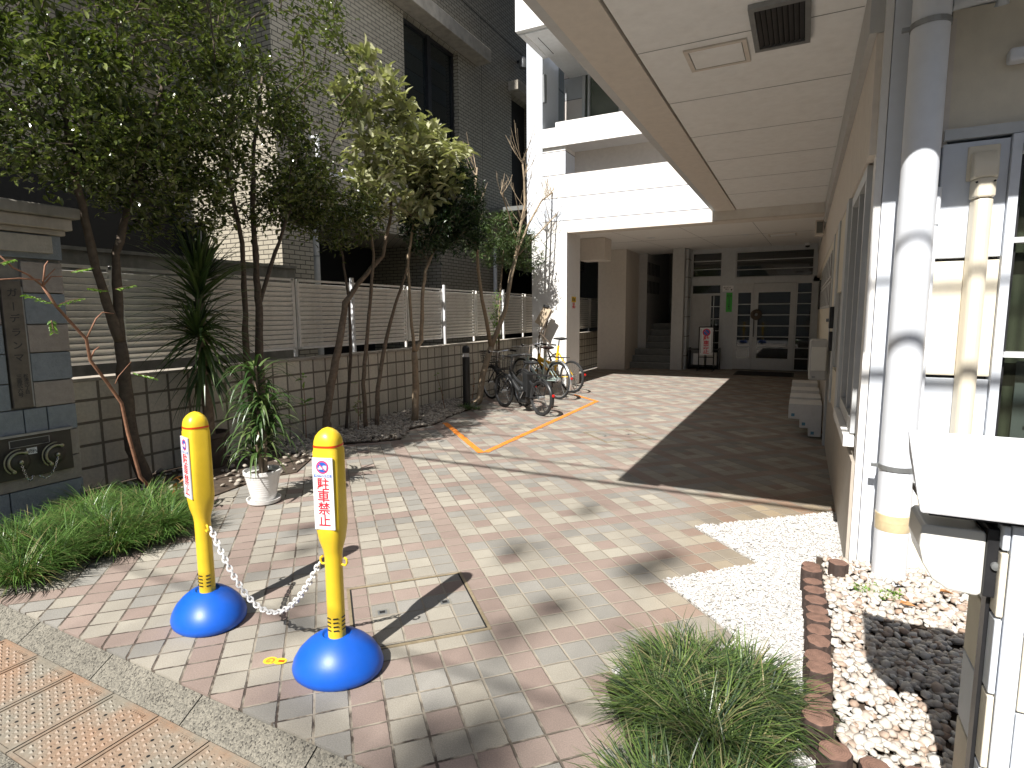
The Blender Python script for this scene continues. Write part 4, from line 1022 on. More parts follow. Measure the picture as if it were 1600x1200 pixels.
B('casing', 'grey_wall', t, (.085,.249,6.55,6.95,.76,1.17), bevel=.02); B('window', 'lamp_plastic', t, (.10,.235,6.54,6.549,.86,1.10), bevel=.003); B('logo', 'steel_grey', t, (.115,.145,6.54,6.549,.785,.805))
lab = ['nearest white stepped plastic block against the right wall','second white stepped block behind the nearest one on the right wall side','third white stepped block from the viewer along the right wall','farthest white stepped block along the right wall']
for k, y in enumerate((7.35,7.95,8.68,9.6)):
    t = thing('stepped_block', (.12,y,0), lab[k], 'parking step', 'white stepped blocks by the right wall')
    prof = [(-.09,.395),(.255,.395),(.255,.02),(.125,.02),(.125,.115),(.03,.115),(.03,.215),(-.09,.215)]
    m = MB(); m.prism(prof, y, y+.40, 'y'); m.build('block_body', 'pot_white', t, bevel=.006)
    for (a, z) in ((-.06,.26),(.055,.16),(.15,.06)): B('blue_label', 'bin_blue' if 'bin_blue' in MAT else 'label_grey', t, (a,a+.035,y-.004,y-.001,z-.015,z+.02))

# ================================================================== ENTRANCE FITTINGS
t = thing('no_parking_stand', (-2.1,15.0,0), 'free standing no parking sign board with a red roundel beside the entrance', 'sign')
m = MB()
for x in (-2.30,-1.94): m.tube([(x,15.05,0),(x,15.02,1.10)], .014, 8)
m.tube([(-2.30,15.02,1.10),(-1.94,15.02,1.10)], .014, 8); m.tube([(-2.30,15.04,.34),(-1.94,15.04,.34)], .010, 8); m.tube([(-2.12,15.04,0.02),(-2.12,15.04,.38)], .010, 8)
for x in (-2.30,-1.94): m.tube([(x,14.85,.015),(x,15.3,.015)], .014, 8)
m.build('stand_frame', 'dark_metal', t, smooth=True)
bd = B('board', 'label_white', t, (-2.275,-1.965,14.99,15.005,.40,1.085), bevel=.003)
B('board_stripe', 'label_black', bd, (-2.255,-2.247,14.987,14.9895,.45,1.05), (-1.993,-1.985,14.987,14.9895,.45,1.05))
def rnd(r_, mat, yy): 
    m = MB(); m.add([(-2.12+r_*math.cos(2*math.pi*k/28), yy, .965+r_*math.sin(2*math.pi*k/28)) for k in range(28)], [tuple(range(28))]); m.build('roundel', mat, bd, fix=False)
rnd(.095,'label_red',14.986); rnd(.070,'label_blue',14.984)
m = MB(); m.obox((-2.12,14.982,.965), (.075*q2,0,-.075*q2), (.011*q2,0,.011*q2), (0,.001,0)); m.build('roundel_bar', 'label_red', bd)
text('sign_text', '駐\n車\n禁\n止', .118, 'label_red', bd, (-2.12,14.986,.645), (1,0,0), (0,0,1), .003, .001, line=.93, xs=1.25)
t = thing('shoe_rack', (-2.2,15.4,0), 'low dark rack with two pale boxes behind the no parking stand', 'rack')
B('rack_frame', 'dark_metal', t, (-2.60,-2.58,15.3,15.58,0,.56), (-1.86,-1.84,15.3,15.58,0,.56), (-2.58,-1.86,15.3,15.58,.50,.53), (-2.58,-1.86,15.3,15.58,.08,.10))
B('pale_box', 'pot_white', t, (-2.48,-2.2,15.32,15.5,.12,.42), (-2.16,-1.90,15.32,15.5,.12,.44), bevel=.01)
t = thing('door_notice', (-1.72,15.6,2.06), 'small white notice above the green sticker on the entrance wall', 'sign')
B('plate', 'label_white', t, (-1.85,-1.59,15.59,15.599,1.985,2.135)); text('notice_text', '通り抜け\n禁止', .045, 'label_black', t, (-1.74,15.589,2.06), (1,0,0), (0,0,1), .0005)
m = MB(); m.add([(-1.635+.02*math.cos(k*.5236),15.588,2.03+.02*math.sin(k*.5236)) for k in range(12)], [tuple(range(12))]); m.build('mark', 'label_black', t, fix=False)
t = thing('green_sticker', (-1.68,15.6,1.7), 'tall bright green sticker with dark Japanese writing beside the door', 'sign')
B('sheet', 'label_green', t, (-1.755,-1.61,15.59,15.599,1.47,1.955)); text('sign_text', '防犯\nカ\nメ\nラ\n作\n動\n中', .058, 'label_black', t, (-1.68,15.589,1.71), (1,0,0), (0,0,1), .001, line=.95)
t = thing('door_wreath', (-1.06,15.58,1.4), 'dark round wreath hanging on the entrance door', 'wreath')
m = MB(); m.torus((-1.03,15.58,1.40), .085, .05, 24, 10); m.v = [(v[0]+.012*noise.noise(Vector(v)*40), v[1]+.012*noise.noise(Vector(v)*37+Vector((3,0,0))), v[2]+.012*noise.noise(Vector(v)*33)) for v in m.v]; m.build('ring', 'bark_dark', t, smooth=True)
t = thing('door_mat', (-.7,14.6,.0), 'dark rectangular mat lying before the entrance door', 'mat')
B('mat_body', 'mat_dark', t, (-1.35,-.15,14.3,15.2,.001,.012), bevel=.004); B('mat_border', 'black_rubber', t, (-1.39,-.11,14.26,15.24,.001,.006))
t = thing('column_notice', (-4.11,10.86,1.67), 'small notice with yellow picture and red writing on shaded side of white column', 'sign')
B('sheet', 'label_white', t, (-4.109,-4.105,10.70,11.06,1.53,1.82)); B('picture', 'label_yellow', t, (-4.1045,-4.103,10.76,11.0,1.68,1.79)); B('picture_mark', 'label_black', t, (-4.1025,-4.1015,10.80,10.86,1.70,1.775),(-4.1025,-4.1015,10.90,10.95,1.70,1.76))
text('notice_text', '防犯\n作動中', .062, 'label_red', t, (-4.1035,10.88,1.61), (0,1,0), (0,0,1), .001)

# ---- black light bollard
t = thing('light_bollard', (-4.585,7.5,0), 'slim black light bollard in the pebbles between the tree trunks', 'bollard')
MB().lathe([(.001,-.02),(.058,-.02),(.058,.80),(.050,.805),(.001,.805)], (-4.585,7.5,0), 24).build('post', 'black_plastic', t, smooth=True)
MB().lathe([(.001,.806),(.050,.806),(.050,.865),(.001,.865)], (-4.585,7.5,0), 24).build('lens', 'grey_wall', t, smooth=True)
MB().lathe([(.001,.866),(.058,.866),(.058,.93),(.05,.96),(.03,.978),(.001,.982)], (-4.585,7.5,0), 24).build('cap', 'black_plastic', t, smooth=True)

# ---- overhead cables
def cable(y, z, r_, label, dy=.0, sagz=.15):
    m = MB(); pts_ = [(-14+28*i/30, y+dy*i/30, z - sagz*(1-((i-15)/15)**2)) for i in range(31)]
    tag(m.tube(pts_, r_, 8).build('overhead_cable', 'cable_black', None, smooth=True, loc=pts_[0]), label, 'cable', 'street cables casting line shadows')
for k, (ya, za, ra, sk, lb_) in enumerate(((-.60,5.55,.025,.05,'overhead street cable casting the long dark line that crosses the paving before the canopy shadow'),(.15,5.9,.009,.7,'thin overhead cable slanting across the forecourt, casting a faint farther line'),(1.0,6.1,.008,-.5,'thin overhead cable nearest the white building'),(-.72,5.95,.015,.45,'thick overhead cable casting the banded shadows on the downpipe'),(-3.55,5.5,.010,.5,'overhead street cable farthest behind the viewer over the road'))): cable(ya, za, ra, lb_, sk)

# ================================================================== BICYCLES
def bicycle(loc, rz, o_):
    t = thing('bicycle', loc, o_['label'], 'bicycle', 'bicycles parked in the orange bay', rz)
    r = o_['r']; wb = o_['wb']/2; fm = o_['frame']
    def wheel(x, hub):
        w_ = MB().torus((x,0,r), r-.021, .021, 40, 8).build('wheel', 'black_rubber', t, smooth=True)
        MB().torus((x,0,r), r-.044, .009, 40, 6).build('rim', o_.get('rim','bike_silver'), w_, smooth=True)
        s_ = MB()
        for k in range(24):
            a = 2*math.pi*k/24; b = a+(.5 if k % 2 else -.5); y_ = .022 if k % 4 < 2 else -.022
            s_.tube([(x+.02*math.cos(b),y_,r+.02*math.sin(b)),(x+(r-.04)*math.cos(a),0,r+(r-.04)*math.sin(a))], .0013, 4, False)
        s_.build('spokes', 'chrome', w_)
        MB().tube([(x,-.05,r),(x,.05,r)], hub, 12).build('hub', 'bike_silver', w_, smooth=True)
    wheel(-wb, .026); wheel(wb, .02)
    sx, sz = -.16*o_.get('k',1), o_['seat']; hx, hz = wb-.20, r+.36; bb = (-.07,0,r-.04)
    f = MB(); rr = o_.get('tube',.017)
    f.tube([bb,(sx-.02,0,sz-.12)], rr, 10); f.tube([bb,(-wb,.045,r)], .009, 8); f.tube([bb,(-wb,-.045,r)], .009, 8)
    f.tube([(sx,0,sz-.22),(-wb,.045,r)], .008, 8); f.tube([(sx,0,sz-.22),(-wb,-.045,r)], .008, 8)
    f.tube([(hx+.045,0,hz-.14),(hx,0,hz+.02)], .02, 10)
    if o_['style'] == 'step': f.tube([(hx+.04,0,hz-.10),(hx-.14,0,hz-.25),(bb[0]+.10,0,r+.02),bb], rr*1.25, 10); f.tube([(hx+.03,0,hz-.04),(hx-.18,0,hz-.17),(-.10,0,r+.12)], rr*.8, 10)
    elif o_['style'] == 'fold': f.tube([(hx+.03,0,hz-.06),(hx-.12,0,hz-.12),(-.12,0,r+.18)], rr*1.9, 10); f.tube([(hx+.04,0,hz-.12),bb], rr, 10); f.tube([(-.12,0,r+.18),(sx+.01,0,sz-.30)], rr*1.3, 10)
    f.build('frame', fm, t, smooth=True)
    k_ = MB()
    for s in (-1,1): k_.tube([(hx+.05,0,hz-.13),(hx+.06,s*.05,hz-.20),(wb,s*.05,r)], .010, 8)
    k_.build('fork', o_['fork'], t, smooth=True)
    h = MB(); hb = o_.get('bar', .0); top = (hx-.03,0,hz+.17+hb)
    h.tube([(hx,0,hz),top], .013, 8); h.tube([(top[0]-.12,-.25,top[2]+.02),(top[0]-.04,-.20,top[2]+.03),(top[0]+.04,-.08,top[2]+.01),(top[0]+.03,0,top[2]),(top[0]+.04,.08,top[2]+.01),(top[0]-.04,.20,top[2]+.03),(top[0]-.12,.25,top[2]+.02)], .011, 8)
    ho = h.build('handlebar', 'chrome' if fm != 'black_plastic' else 'black_plastic', t, smooth=True)
    for s in (-1,1):
        MB().tube([(top[0]-.16,s*.262,top[2]+.017),(top[0]-.06,s*.215,top[2]+.03)], .016, 8).build('grip', 'black_rubber', ho, smooth=True)
        MB().tube([(top[0]-.03,s*.19,top[2]+.015),(top[0]-.10,s*.225,top[2]-.008)], .005, 6).build('brake_lever', 'chrome', ho, smooth=True)
    sp = MB().tube([(sx-.02,0,sz-.14),(sx-.035,0,sz-.02)], .013, 8).build('seat_post', 'chrome', t, smooth=True)
    s_ = MB(); V = []
    secs = [(-.15,.03,.005),(-.13,.085,.02),(-.07,.10,.028),(0,.07,.022),(.07,.035,.018),(.13,.02,.012)]
    ring = []
    for (xx, w_, h_) in secs:
        for k in range(12): a = 2*math.pi*k/12; V.append((sx-.03+xx, w_*math.cos(a), sz+h_*math.sin(a)*1.1+.01))
    s_.add(V, [(i*12+k,i*12+(k+1)%12,(i+1)*12+(k+1)%12,(i+1)*12+k) for i in range(5) for k in range(12)]+[tuple(range(12)),tuple(60+k for k in range(12))])
    s_.build('saddle', o_['saddle'], t, smooth=True)
    c_ = MB().lathe([(.001,-.062),(.085,-.062),(.085,-.057),(.001,-.057)], (bb[0],0,bb[2]), 28, axis='y').build('chainring', 'bike_silver' if fm != 'black_plastic' else 'dark_metal', t, smooth=True)
    c_ = MB(); c_.tube([(bb[0],-.075,bb[2]),(bb[0]+.10,-.08,bb[2]-.12)], .008, 6); c_.tube([(bb[0],.075,bb[2]),(bb[0]-.10,.08,bb[2]+.12)], .008, 6); c_.tube([(bb[0],-.075,bb[2]),(bb[0],.075,bb[2])], .012, 8); co = c_.build('crank', 'chrome', t, smooth=True)
    B('pedal', 'black_plastic', co, (bb[0]+.06,bb[0]+.14,-.17,-.09,bb[2]-.132,bb[2]-.112)); B('pedal', 'black_plastic', co, (bb[0]-.14,bb[0]-.06,.09,.17,bb[2]+.112,bb[2]+.132))
    g_ = MB(); g_.obox(((bb[0]-wb)/2,-.060,(bb[2]+r)/2+.028), ((bb[0]+wb)/2,0,(bb[2]-r)/2), (0,.004,0), (0,0,.012)); g_.build('chain_guard', fm if fm != 'bike_yellow' else 'black_plastic', t)
    def fender(x, a0, a1, mat):
        m = MB(); R2 = r+.020; vs_ = []; n_ = 24
        for i in range(n_+1):
            a = R(a0+(a1-a0)*i/n_)
            for (yy, dr) in ((-.026,-.010),(-.016,.002),(.016,.002),(.026,-.010)): vs_.append((x+(R2+dr)*math.cos(a), yy, r+(R2+dr)*math.sin(a)))
        m.add(vs_, [(i*4+j,i*4+j+1,(i+1)*4+j+1,(i+1)*4+j) for i in range(n_) for j in range(3)]); m.build('fender', mat, t, smooth=True, fix=False)
    if o_.get('fenders', True): fender(-wb, 45, 205, o_['fend']); fender(wb, 20, 160, o_['fend'])
    rf = MB().lathe([(.001,-wb-r-.035),(.022,-wb-r-.030),(.022,-wb-r-.018),(.001,-wb-r-.012)], (0,0,r+.06), 14, axis='x').build('rear_reflector', 'red_lens', t, smooth=True)
    if o_.get('rack'):
        m = MB()
        for s in (-1,1): m.tube([(-wb-.24,s*.05,2*r+.075),(sx-.06,s*.05,2*r+.065),(sx,0,2*r+.05)], .006, 6); m.tube([(-wb-.08,s*.055,2*r+.07),(-wb,s*.05,r)], .005, 6)
        for q in range(5): xx = -wb-.2+.085*q; m.tube([(xx,-.05,2*r+.072),(xx,.05,2*r+.072)], .004, 6)
        m.build('rear_rack', 'dark_metal', t, smooth=True)
    if o_.get('basket'):
        m = MB(); bx, bz = hx+.20, hz-.02; W, D, H = .15, .12, .20
        for lv in range(6):
            z_ = bz+H*lv/5; e = .78+.22*lv/5; q = [(bx-D*e,-W*e,z_),(bx+D*e,-W*e,z_),(bx+D*e,W*e,z_),(bx-D*e,W*e,z_),(bx-D*e,-W*e,z_)]; m.tube(q, .0045 if lv == 5 else .0025, 5)
        for i in range(7):
            u = -1+2*i/6
            for s in (-1,1):
                m.tube([(bx+D*.78*u,s*W*.78,bz),(bx+D*u,s*W,bz+H)], .0025, 4); m.tube([(bx+s*D*.78,W*.78*u,bz),(bx+s*D,W*u,bz+H)], .0025, 4)
            m.tube([(bx+D*.78*u,-W*.78,bz),(bx+D*.78*u,W*.78,bz)], .0025, 4)
        m.tube([(bx-.02,0,bz),(wb,.06,r+.01)], .005, 5); m.tube([(bx-.02,0,bz),(wb,-.06,r+.01)], .005, 5)
        m.build('basket', o_['basket'], t)
    if o_.get('battery'):
        B('battery', 'black_plastic', t, (sx-.055,sx+.06,-.06,.06,r-.02,r+.34), bevel=.012); B('motor', 'black_plastic', t, (bb[0]-.09,bb[0]+.10,-.055,.055,bb[2]-.08,bb[2]+.07), bevel=.02); B('battery_label', 'label_grey', t, (sx-.03,sx+.03,-.064,-.0605,r+.15,r+.20),(sx-.03,sx+.03,-.064,-.0605,r+.08,r+.11))
    if o_.get('lamp'): B('head_lamp', 'black_plastic', t, (wb+.02,wb+.09,.02,.07,2*r+.03,2*r+.09), bevel=.012)
    m = MB(); m.tube([(-wb+.02,-.06,r-.01),(-wb-.03,-.14,.012)], .007, 6); m.tube([(-wb-.03,-.14,.012),(-wb-.10,-.15,.010)], .007, 6); m.build('kickstand', 'steel_grey', t, smooth=True)
    return t
bicycle((-3.70,7.63,0), R(151), dict(label='black electric bicycle with front basket and battery, frontmost of the parked bicycles', r=.258, wb=.97, frame='black_plastic', fork='black_plastic', style='step', seat=.74, saddle='black_plastic', fend='black_plastic', basket='black_plastic', battery=True, lamp=True, rim='dark_metal', tube=.030, rack=True, bar=.02))
bicycle((-4.12,9.22,0), R(152), dict(label='pale green city bicycle with silver mudguards, basket and rear rack beside the column', r=.325, wb=1.04, frame='bike_teal', fork='bike_silver', style='step', seat=.86, saddle='saddle_brown', fend='bike_silver', basket='bike_silver', rack=True, bar=.03))
bicycle((-4.22,10.02,0), R(158), dict(label='yellow framed bicycle with a raised black saddle, farthest in the bay', r=.30, wb=1.05, frame='bike_yellow', fork='bike_yellow', style='fold', seat=.98, saddle='black_rubber', fend='bike_silver', tube=.022, fenders=False))
bicycle((-4.30,8.30,0), R(150), dict(label='dark bicycle half hidden behind the black electric one, against the block wall', r=.29, wb=1.0, frame='dark_metal', fork='dark_metal', style='step', seat=.78, saddle='black_plastic', fend='dark_metal', basket='dark_metal'))
t = thing('folding_cart', (-4.45,10.2,0), 'tilted tan board on dark folding legs behind the bicycle handlebars', 'cart')
m = MB(); m.obox((-4.47,10.22,1.40), (.10,0,.16), (0,.02,0), (.09,0,-.055)); m.build('board', 'tan_board', t, bevel=.006)
m = MB(); m.tube([(-4.30,10.2,1.52),(-4.56,10.2,1.02),(-4.62,10.2,.02)], .016, 8); m.tube([(-4.36,10.25,1.5),(-4.50,10.25,.95),(-4.35,10.25,.6),(-4.3,10.25,.02)], .014, 8); m.tube([(-4.56,10.2,1.10),(-4.30,10.2,.85)], .012, 8); m.build('legs', 'bark_dark', t, smooth=True)
m = MB(); m.obox((-4.41,10.2,1.60), (.05,0,-.012), (0,.03,0), (.01,0,.022)); m.build('pad', 'black_rubber', t, bevel=.006)

# ================================================================== PLANTS
def frame_of(d):
    d = d.normalized(); u = d.orthogonal().normalized(); return d, u, d.cross(u)
def grow(trunk_mb, leaf_mb, skel, crowns, leaf, r_, twig_r=.005, nl=16, spread=.07, wr=.42, droop=.15, up=.35, shell=.55, seg=5):
    """skel: list of Vectors ; crowns: (centre, radii, n)"""
    nodes = [Vector(p) for p in skel]
    for (c, rad, n) in crowns:
        c = Vector(c); tips = []
        for k in range(n):
            while True:
                v = Vector((r_.uniform(-1,1),r_.uniform(-1,1),r_.uniform(-1,1)))
                if v.length <= 1: break
            L = v.length; v = v*( (shell+(1-shell)*L)/max(L,.05) if r_.random() < .65 else 1)
            nz = 1+.32*noise.noise(v*2.1+c*3)
            tips.append(c+Vector((v.x*rad[0],v.y*rad[1],v.z*rad[2]))*nz)
        tips.sort(key=lambda p: min((p-q).length for q in nodes[:40]))
        for p in tips:
            best = min(nodes, key=lambda q: (p-q).length + (.35*max(0, q.z-p.z)))
            d = p-best; L = d.length
            if L < .04: continue
            m = best.lerp(p, .5)+Vector((r_.uniform(-.08,.08)*L,r_.uniform(-.08,.08)*L,.12*L)); pts = [best, best.lerp(m,.5)+Vector((0,0,.03*L)), m, m.lerp(p,.55)+Vector((0,0,.03*L)), p]
            rr = min(.016, twig_r*(.7+L*1.4)); trunk_mb.tube(pts, [rr,rr*.85,rr*.7,rr*.5,rr*.3], 4, False)
            nodes.append(m); nodes.append(p) if len(nodes) < 260 else None
            dd = (p-m).normalized()
            for k in range(nl):
                t_ = r_.random(); q = (m.lerp(p, min(1, t_*1.05)) if r_.random() < .8 else best.lerp(m, .4+.6*t_)) + Vector((r_.gauss(0,1),r_.gauss(0,1),r_.gauss(0,1)))*spread*.5
                ld = (dd*.5+Vector((r_.uniform(-1,1),r_.uniform(-1,1),r_.uniform(-.6,.9)+up*.5))).normalized()
                leafm(leaf_mb, q, ld, leaf*r_.uniform(.65,1.25), wr, r_, droop)
def leafm(m, p, d, L, wr, r_, droop):
    upv = Vector((r_.uniform(-.6,.6),r_.uniform(-.6,.6),1)); s = d.cross(upv)
    if s.length < 1e-3: s = Vector((1,0,0))
    s.normalize(); n_ = s.cross(d); w_ = L*wr*.5
    a = p+d*L*.33-n_*L*droop*.2; b = p+d*L*.68-n_*L*droop*.55; t_ = p+d*L-n_*L*droop*1.3; f = n_*w_*.35
    m.add([p, a+s*w_*.9+f, b+s*w_*.8+f, t_, b-s*w_*.8+f, a-s*w_*.9+f, a, b], [(0,1,6),(1,2,7,6),(2,3,7),(3,4,7),(4,5,6,7),(5,0,6)])
def tree(name, label, stems, crowns, leaf, lmat, bark, seed, nl=16, group='trees along the block wall', cat='tree', **kw):
    r_ = random.Random(seed); tm_ = MB(); lm = MB(); skel = []
    base = Vector(stems[0][0][0])
    for (pts, r0, r1) in stems:
        P = [Vector(p) for p in pts]; Q = []
        for i in range(len(P)-1):
            for k in range(4): 
                t_ = k/4; q = P[i].lerp(P[i+1], t_); 
                if i or k: q += Vector((r_.uniform(-1,1),r_.uniform(-1,1),0))*.006
                Q.append(q)
        Q.append(P[-1]); n = len(Q)
        rad = [(r0+(r1-r0)*i/(n-1))*(1+.10*r_.uniform(-1,1)) for i in range(n)]
        tm_.tube(Q, rad, 9); skel += Q[int(n*.55):]
    t = thing(name, (base.x,base.y,0), label, cat, group)
    grow(tm_, lm, skel, crowns, leaf, r_, nl=nl, **kw)
    tm_.build('trunk', bark, t, smooth=True, fix=False); lm.build('crown', lmat, t, fix=False)
    return t
tree('evergreen_tree', 'dense dark evergreen tree with forked trunk beside the gate pillar at the left',
     [([(-4.98,2.86,0),(-4.970, 2.756, 0.354),(-4.950, 2.730, 0.900),(-4.930, 2.708, 1.243)], .062, .045),
      ([(-4.930, 2.708, 1.243),(-4.900, 2.610, 1.575),(-4.850, 2.522, 1.911),(-4.800, 2.455, 2.274),(-4.750, 2.390, 2.661),(-4.700, 2.339, 3.027)], .040, .016),
      ([(-4.930, 2.708, 1.243),(-4.950, 2.732, 1.630),(-4.900, 2.723, 1.956),(-4.850, 2.814, 2.337),(-4.800, 2.974, 2.811),(-4.700, 3.084, 3.320)], .040, .014)],
     [((-4.72,2.62,3.40),(1.05,1.08,1.10),310), ((-4.65,2.15,2.90),(.75,.62,.55),110), ((-4.85,3.1,2.62),(.62,.66,.50),110)], .062, 'leaf_dark', 'bark_dark', 21, nl=36, spread=.13, wr=.5)
tree('evergreen_tree', 'tall airy evergreen tree with several thin stems behind the tall yucca',
     [([(-5.0,4.15,0),(-5.000, 4.086, 1.013),(-5.000, 4.116, 1.538),(-5.000, 4.113, 1.927),(-4.950, 4.067, 2.487),(-4.900, 4.081, 3.035),(-4.850, 4.197, 3.781)], .048, .012),
      ([(-5.05,4.05,0),(-5.050, 3.972, 1.019),(-5.050, 3.992, 1.602),(-5.000, 3.965, 2.167),(-4.950, 3.847, 2.632),(-4.900, 3.732, 3.124),(-4.900, 3.648, 3.709)], .036, .010),
      ([(-5.000, 4.116, 1.538),(-4.950, 4.321, 2.103),(-4.900, 4.491, 2.547),(-4.850, 4.646, 3.228),(-4.800, 4.734, 3.957)], .022, .008)],
     [((-4.85,3.95,3.05),(.80,.85,.66),190), ((-4.8,4.15,4.1),(.90,1.0,.95),115), ((-4.9,4.6,2.75),(.42,.5,.38),65)], .062, 'leaf_dark', 'bark_dark', 22, nl=30, spread=.13, wr=.5)
tree('osmanthus_tree', 'tree with large pale olive leaves and three leaning trunks in mid row',
     [([(-5.0,5.0,0),(-5.000, 4.978, 0.208),(-5.000, 5.115, 0.731),(-5.000, 5.232, 1.086),(-5.000, 5.383, 1.603),(-4.950, 5.568, 1.841),(-4.900, 5.991, 2.211),(-4.850, 6.140, 2.794),(-4.800, 5.968, 3.623)], .055, .016),
      ([(-4.9,5.55,0),(-4.900, 5.523, 0.589),(-4.900, 5.624, 1.124),(-4.900, 5.745, 1.792),(-4.900, 5.815, 2.196),(-4.850, 5.691, 2.955)], .030, .014),
      ([(-4.85,5.7,0),(-4.850, 5.740, 0.509),(-4.850, 5.937, 1.111),(-4.850, 6.146, 1.578),(-4.850, 6.402, 2.013),(-4.800, 6.678, 2.872),(-4.800, 6.871, 3.853)], .030, .012)],
     [((-4.70,6.20,3.30),(.70,.82,.70),120), ((-4.7,5.60,4.05),(.34,.42,.42),26), ((-4.72,6.85,3.5),(.44,.56,.46),45)], .150, 'leaf_olive', 'bark_brown', 23, nl=15, spread=.13, wr=.50)
tree('evergreen_tree', 'small leafy evergreen with dark foliage low between the olive leaved tree and the yucca',
     [([(-5.05,5.35,0),(-5.050, 5.487, 0.911),(-5.000, 5.440, 1.627),(-5.000, 5.361, 2.162),(-4.950, 5.176, 2.583)], .022, .010)],
     [((-4.95,5.2,2.62),(.50,.60,.36),110)], .072, 'leaf_dark', 'bark_dark', 26, nl=28, spread=.11)
tree('evergreen_tree', 'round dark leaved tree with a pale mottled trunk right of the olive leaved tree',
     [([(-4.62,6.2,0),(-4.620, 6.254, 0.521),(-4.620, 6.231, 0.956)], .048, .040),
      ([(-4.620, 6.231, 0.956),(-4.620, 6.165, 1.659),(-4.620, 6.149, 2.210),(-4.600, 6.329, 2.802),(-4.600, 6.639, 3.270)], .022, .012),
      ([(-4.620, 6.231, 0.956),(-4.620, 6.396, 1.094),(-4.600, 6.422, 1.664),(-4.600, 6.497, 2.026),(-4.600, 6.923, 2.629),(-4.600, 7.365, 3.233)], .034, .012)],
     [((-4.6,7.1,3.05),(.50,.60,.58),170), ((-4.6,6.7,2.60),(.42,.48,.36),80), ((-4.6,7.5,2.65),(.36,.4,.36),60)], .072, 'leaf_deep', 'bark_pale', 24, nl=34, spread=.10)
tree('feathery_tree', 'small tree with fine feathery green leaves near the white column',
     [([(-5.1,9.5,0),(-5.08,9.5,1.2),(-5.0,9.48,2.2),(-4.9,9.45,2.9)], .03, .010)],
     [((-4.98,9.25,2.75),(.46,.62,.48),110), ((-4.62,9.75,2.62),(.30,.35,.40),48)], .09, 'leaf_bush', 'bark_brown', 25, nl=34, spread=.10, wr=.20)
tree('climbing_shrub', 'thin upright shrub with small green leaves behind the handlebars by the column',
     [([(-5.0,9.2,0),(-4.98,9.22,.8),(-4.98,9.25,1.7)], .012, .005)],
     [((-4.98,9.22,1.35),(.10,.12,.45),40)], .05, 'leaf_fresh', 'bark_brown', 27, nl=12, spread=.06, group=None, cat='shrub')

# bare pruned tree
r_ = random.Random(31); bm_ = MB()
def limb(pts, r0, r1, n=8):
    P = [Vector(p) for p in pts]; bm_.tube(P, [r0+(r1-r0)*i/(len(P)-1) for i in range(len(P))], n); return P
main = [limb([(-4.66,7.82,0),(-4.660, 8.020, 0.057),(-4.660, 8.136, 0.447),(-4.660, 8.430, 0.895)], .062, .050),
        limb([(-4.660, 8.430, 0.895),(-4.660, 8.287, 1.358),(-4.660, 8.147, 1.700),(-4.660, 8.036, 2.173),(-4.640, 7.956, 2.711),(-4.620, 7.900, 3.332),(-4.620, 7.969, 3.709)], .036, .016),
        limb([(-4.660, 8.430, 0.895),(-4.640, 8.697, 1.244),(-4.620, 8.902, 1.539),(-4.600, 9.068, 2.096),(-4.600, 9.275, 2.477)], .046, .036),
        limb([(-4.600, 9.275, 2.477),(-4.600, 9.382, 2.823),(-4.580, 9.611, 3.413),(-4.560, 9.546, 3.845),(-4.550, 9.449, 4.152)], .030, .013),
        limb([(-4.600, 9.275, 2.477),(-4.500, 9.601, 3.067),(-4.450, 10.060, 3.544),(-4.400, 10.753, 3.898),(-4.300, 11.328, 4.323)], .024, .006),
        limb([(-4.600, 9.378, 2.508),(-4.400, 9.888, 2.960),(-4.300, 10.643, 3.458),(-4.200, 11.219, 3.765)], .018, .004),
        limb([(-4.600, 9.328, 2.649),(-4.600, 9.082, 3.060),(-4.600, 8.825, 3.392),(-4.600, 8.711, 3.476)], .016, .009)]
def twigs(P, n, L, up, seed, r0=.0055, lo=.3):
    rr = random.Random(seed)
    for k in range(n):
        t_ = lo+(1-lo)*rr.random(); i = min(int(t_*(len(P)-1)), len(P)-2); q = P[i].lerp(P[i+1], t_*(len(P)-1)-i)
        a = rr.uniform(0,6.28); d = Vector((math.cos(a)*.75, math.sin(a)*.75, up)).normalized(); l = L*rr.uniform(.5,1.15)
        b1 = q+d*l*.33+Vector((0,0,.01)); b2 = b1+(d+Vector((0,0,.35))).normalized()*l*.33; b3 = b2+(d+Vector((rr.uniform(-.2,.2),rr.uniform(-.2,.2),.75))).normalized()*l*.34
        bm_.tube([q,b1,b2,b3], [r0,r0*.8,r0*.65,r0*.45], 5, False)
        if rr.random() < .6:
            e = (d+Vector((rr.uniform(-1,1),rr.uniform(-1,1),.5))).normalized(); bm_.tube([b1,b1+e*l*.25,b1+e*l*.4+Vector((0,0,l*.12))], [r0*.6,r0*.45,r0*.3], 4, False)
        if rr.random() < .5:
            e = (d+Vector((rr.uniform(-1,1),rr.uniform(-1,1),.3))).normalized(); bm_.tube([b2,b2+e*l*.3], [r0*.5,r0*.25], 4, False)
twigs(main[1], 11, .60, 1.2, 1, .007, .6); twigs(main[3], 20, .72, .9, 2, .007, .25); twigs(main[4], 20, .60, .8, 3, .005, .2); twigs(main[5], 11, .5, .6, 4, .0045, .3); twigs(main[6], 6, .4, .8, 5, .006, .5)
t = thing('bare_tree', (-4.66,7.82,0), 'leafless pruned tree with pale forked trunk beside the parked bicycles', 'tree', 'trees along the block wall')
bm_.build('trunk', 'bark_pale', t, smooth=True, fix=False)

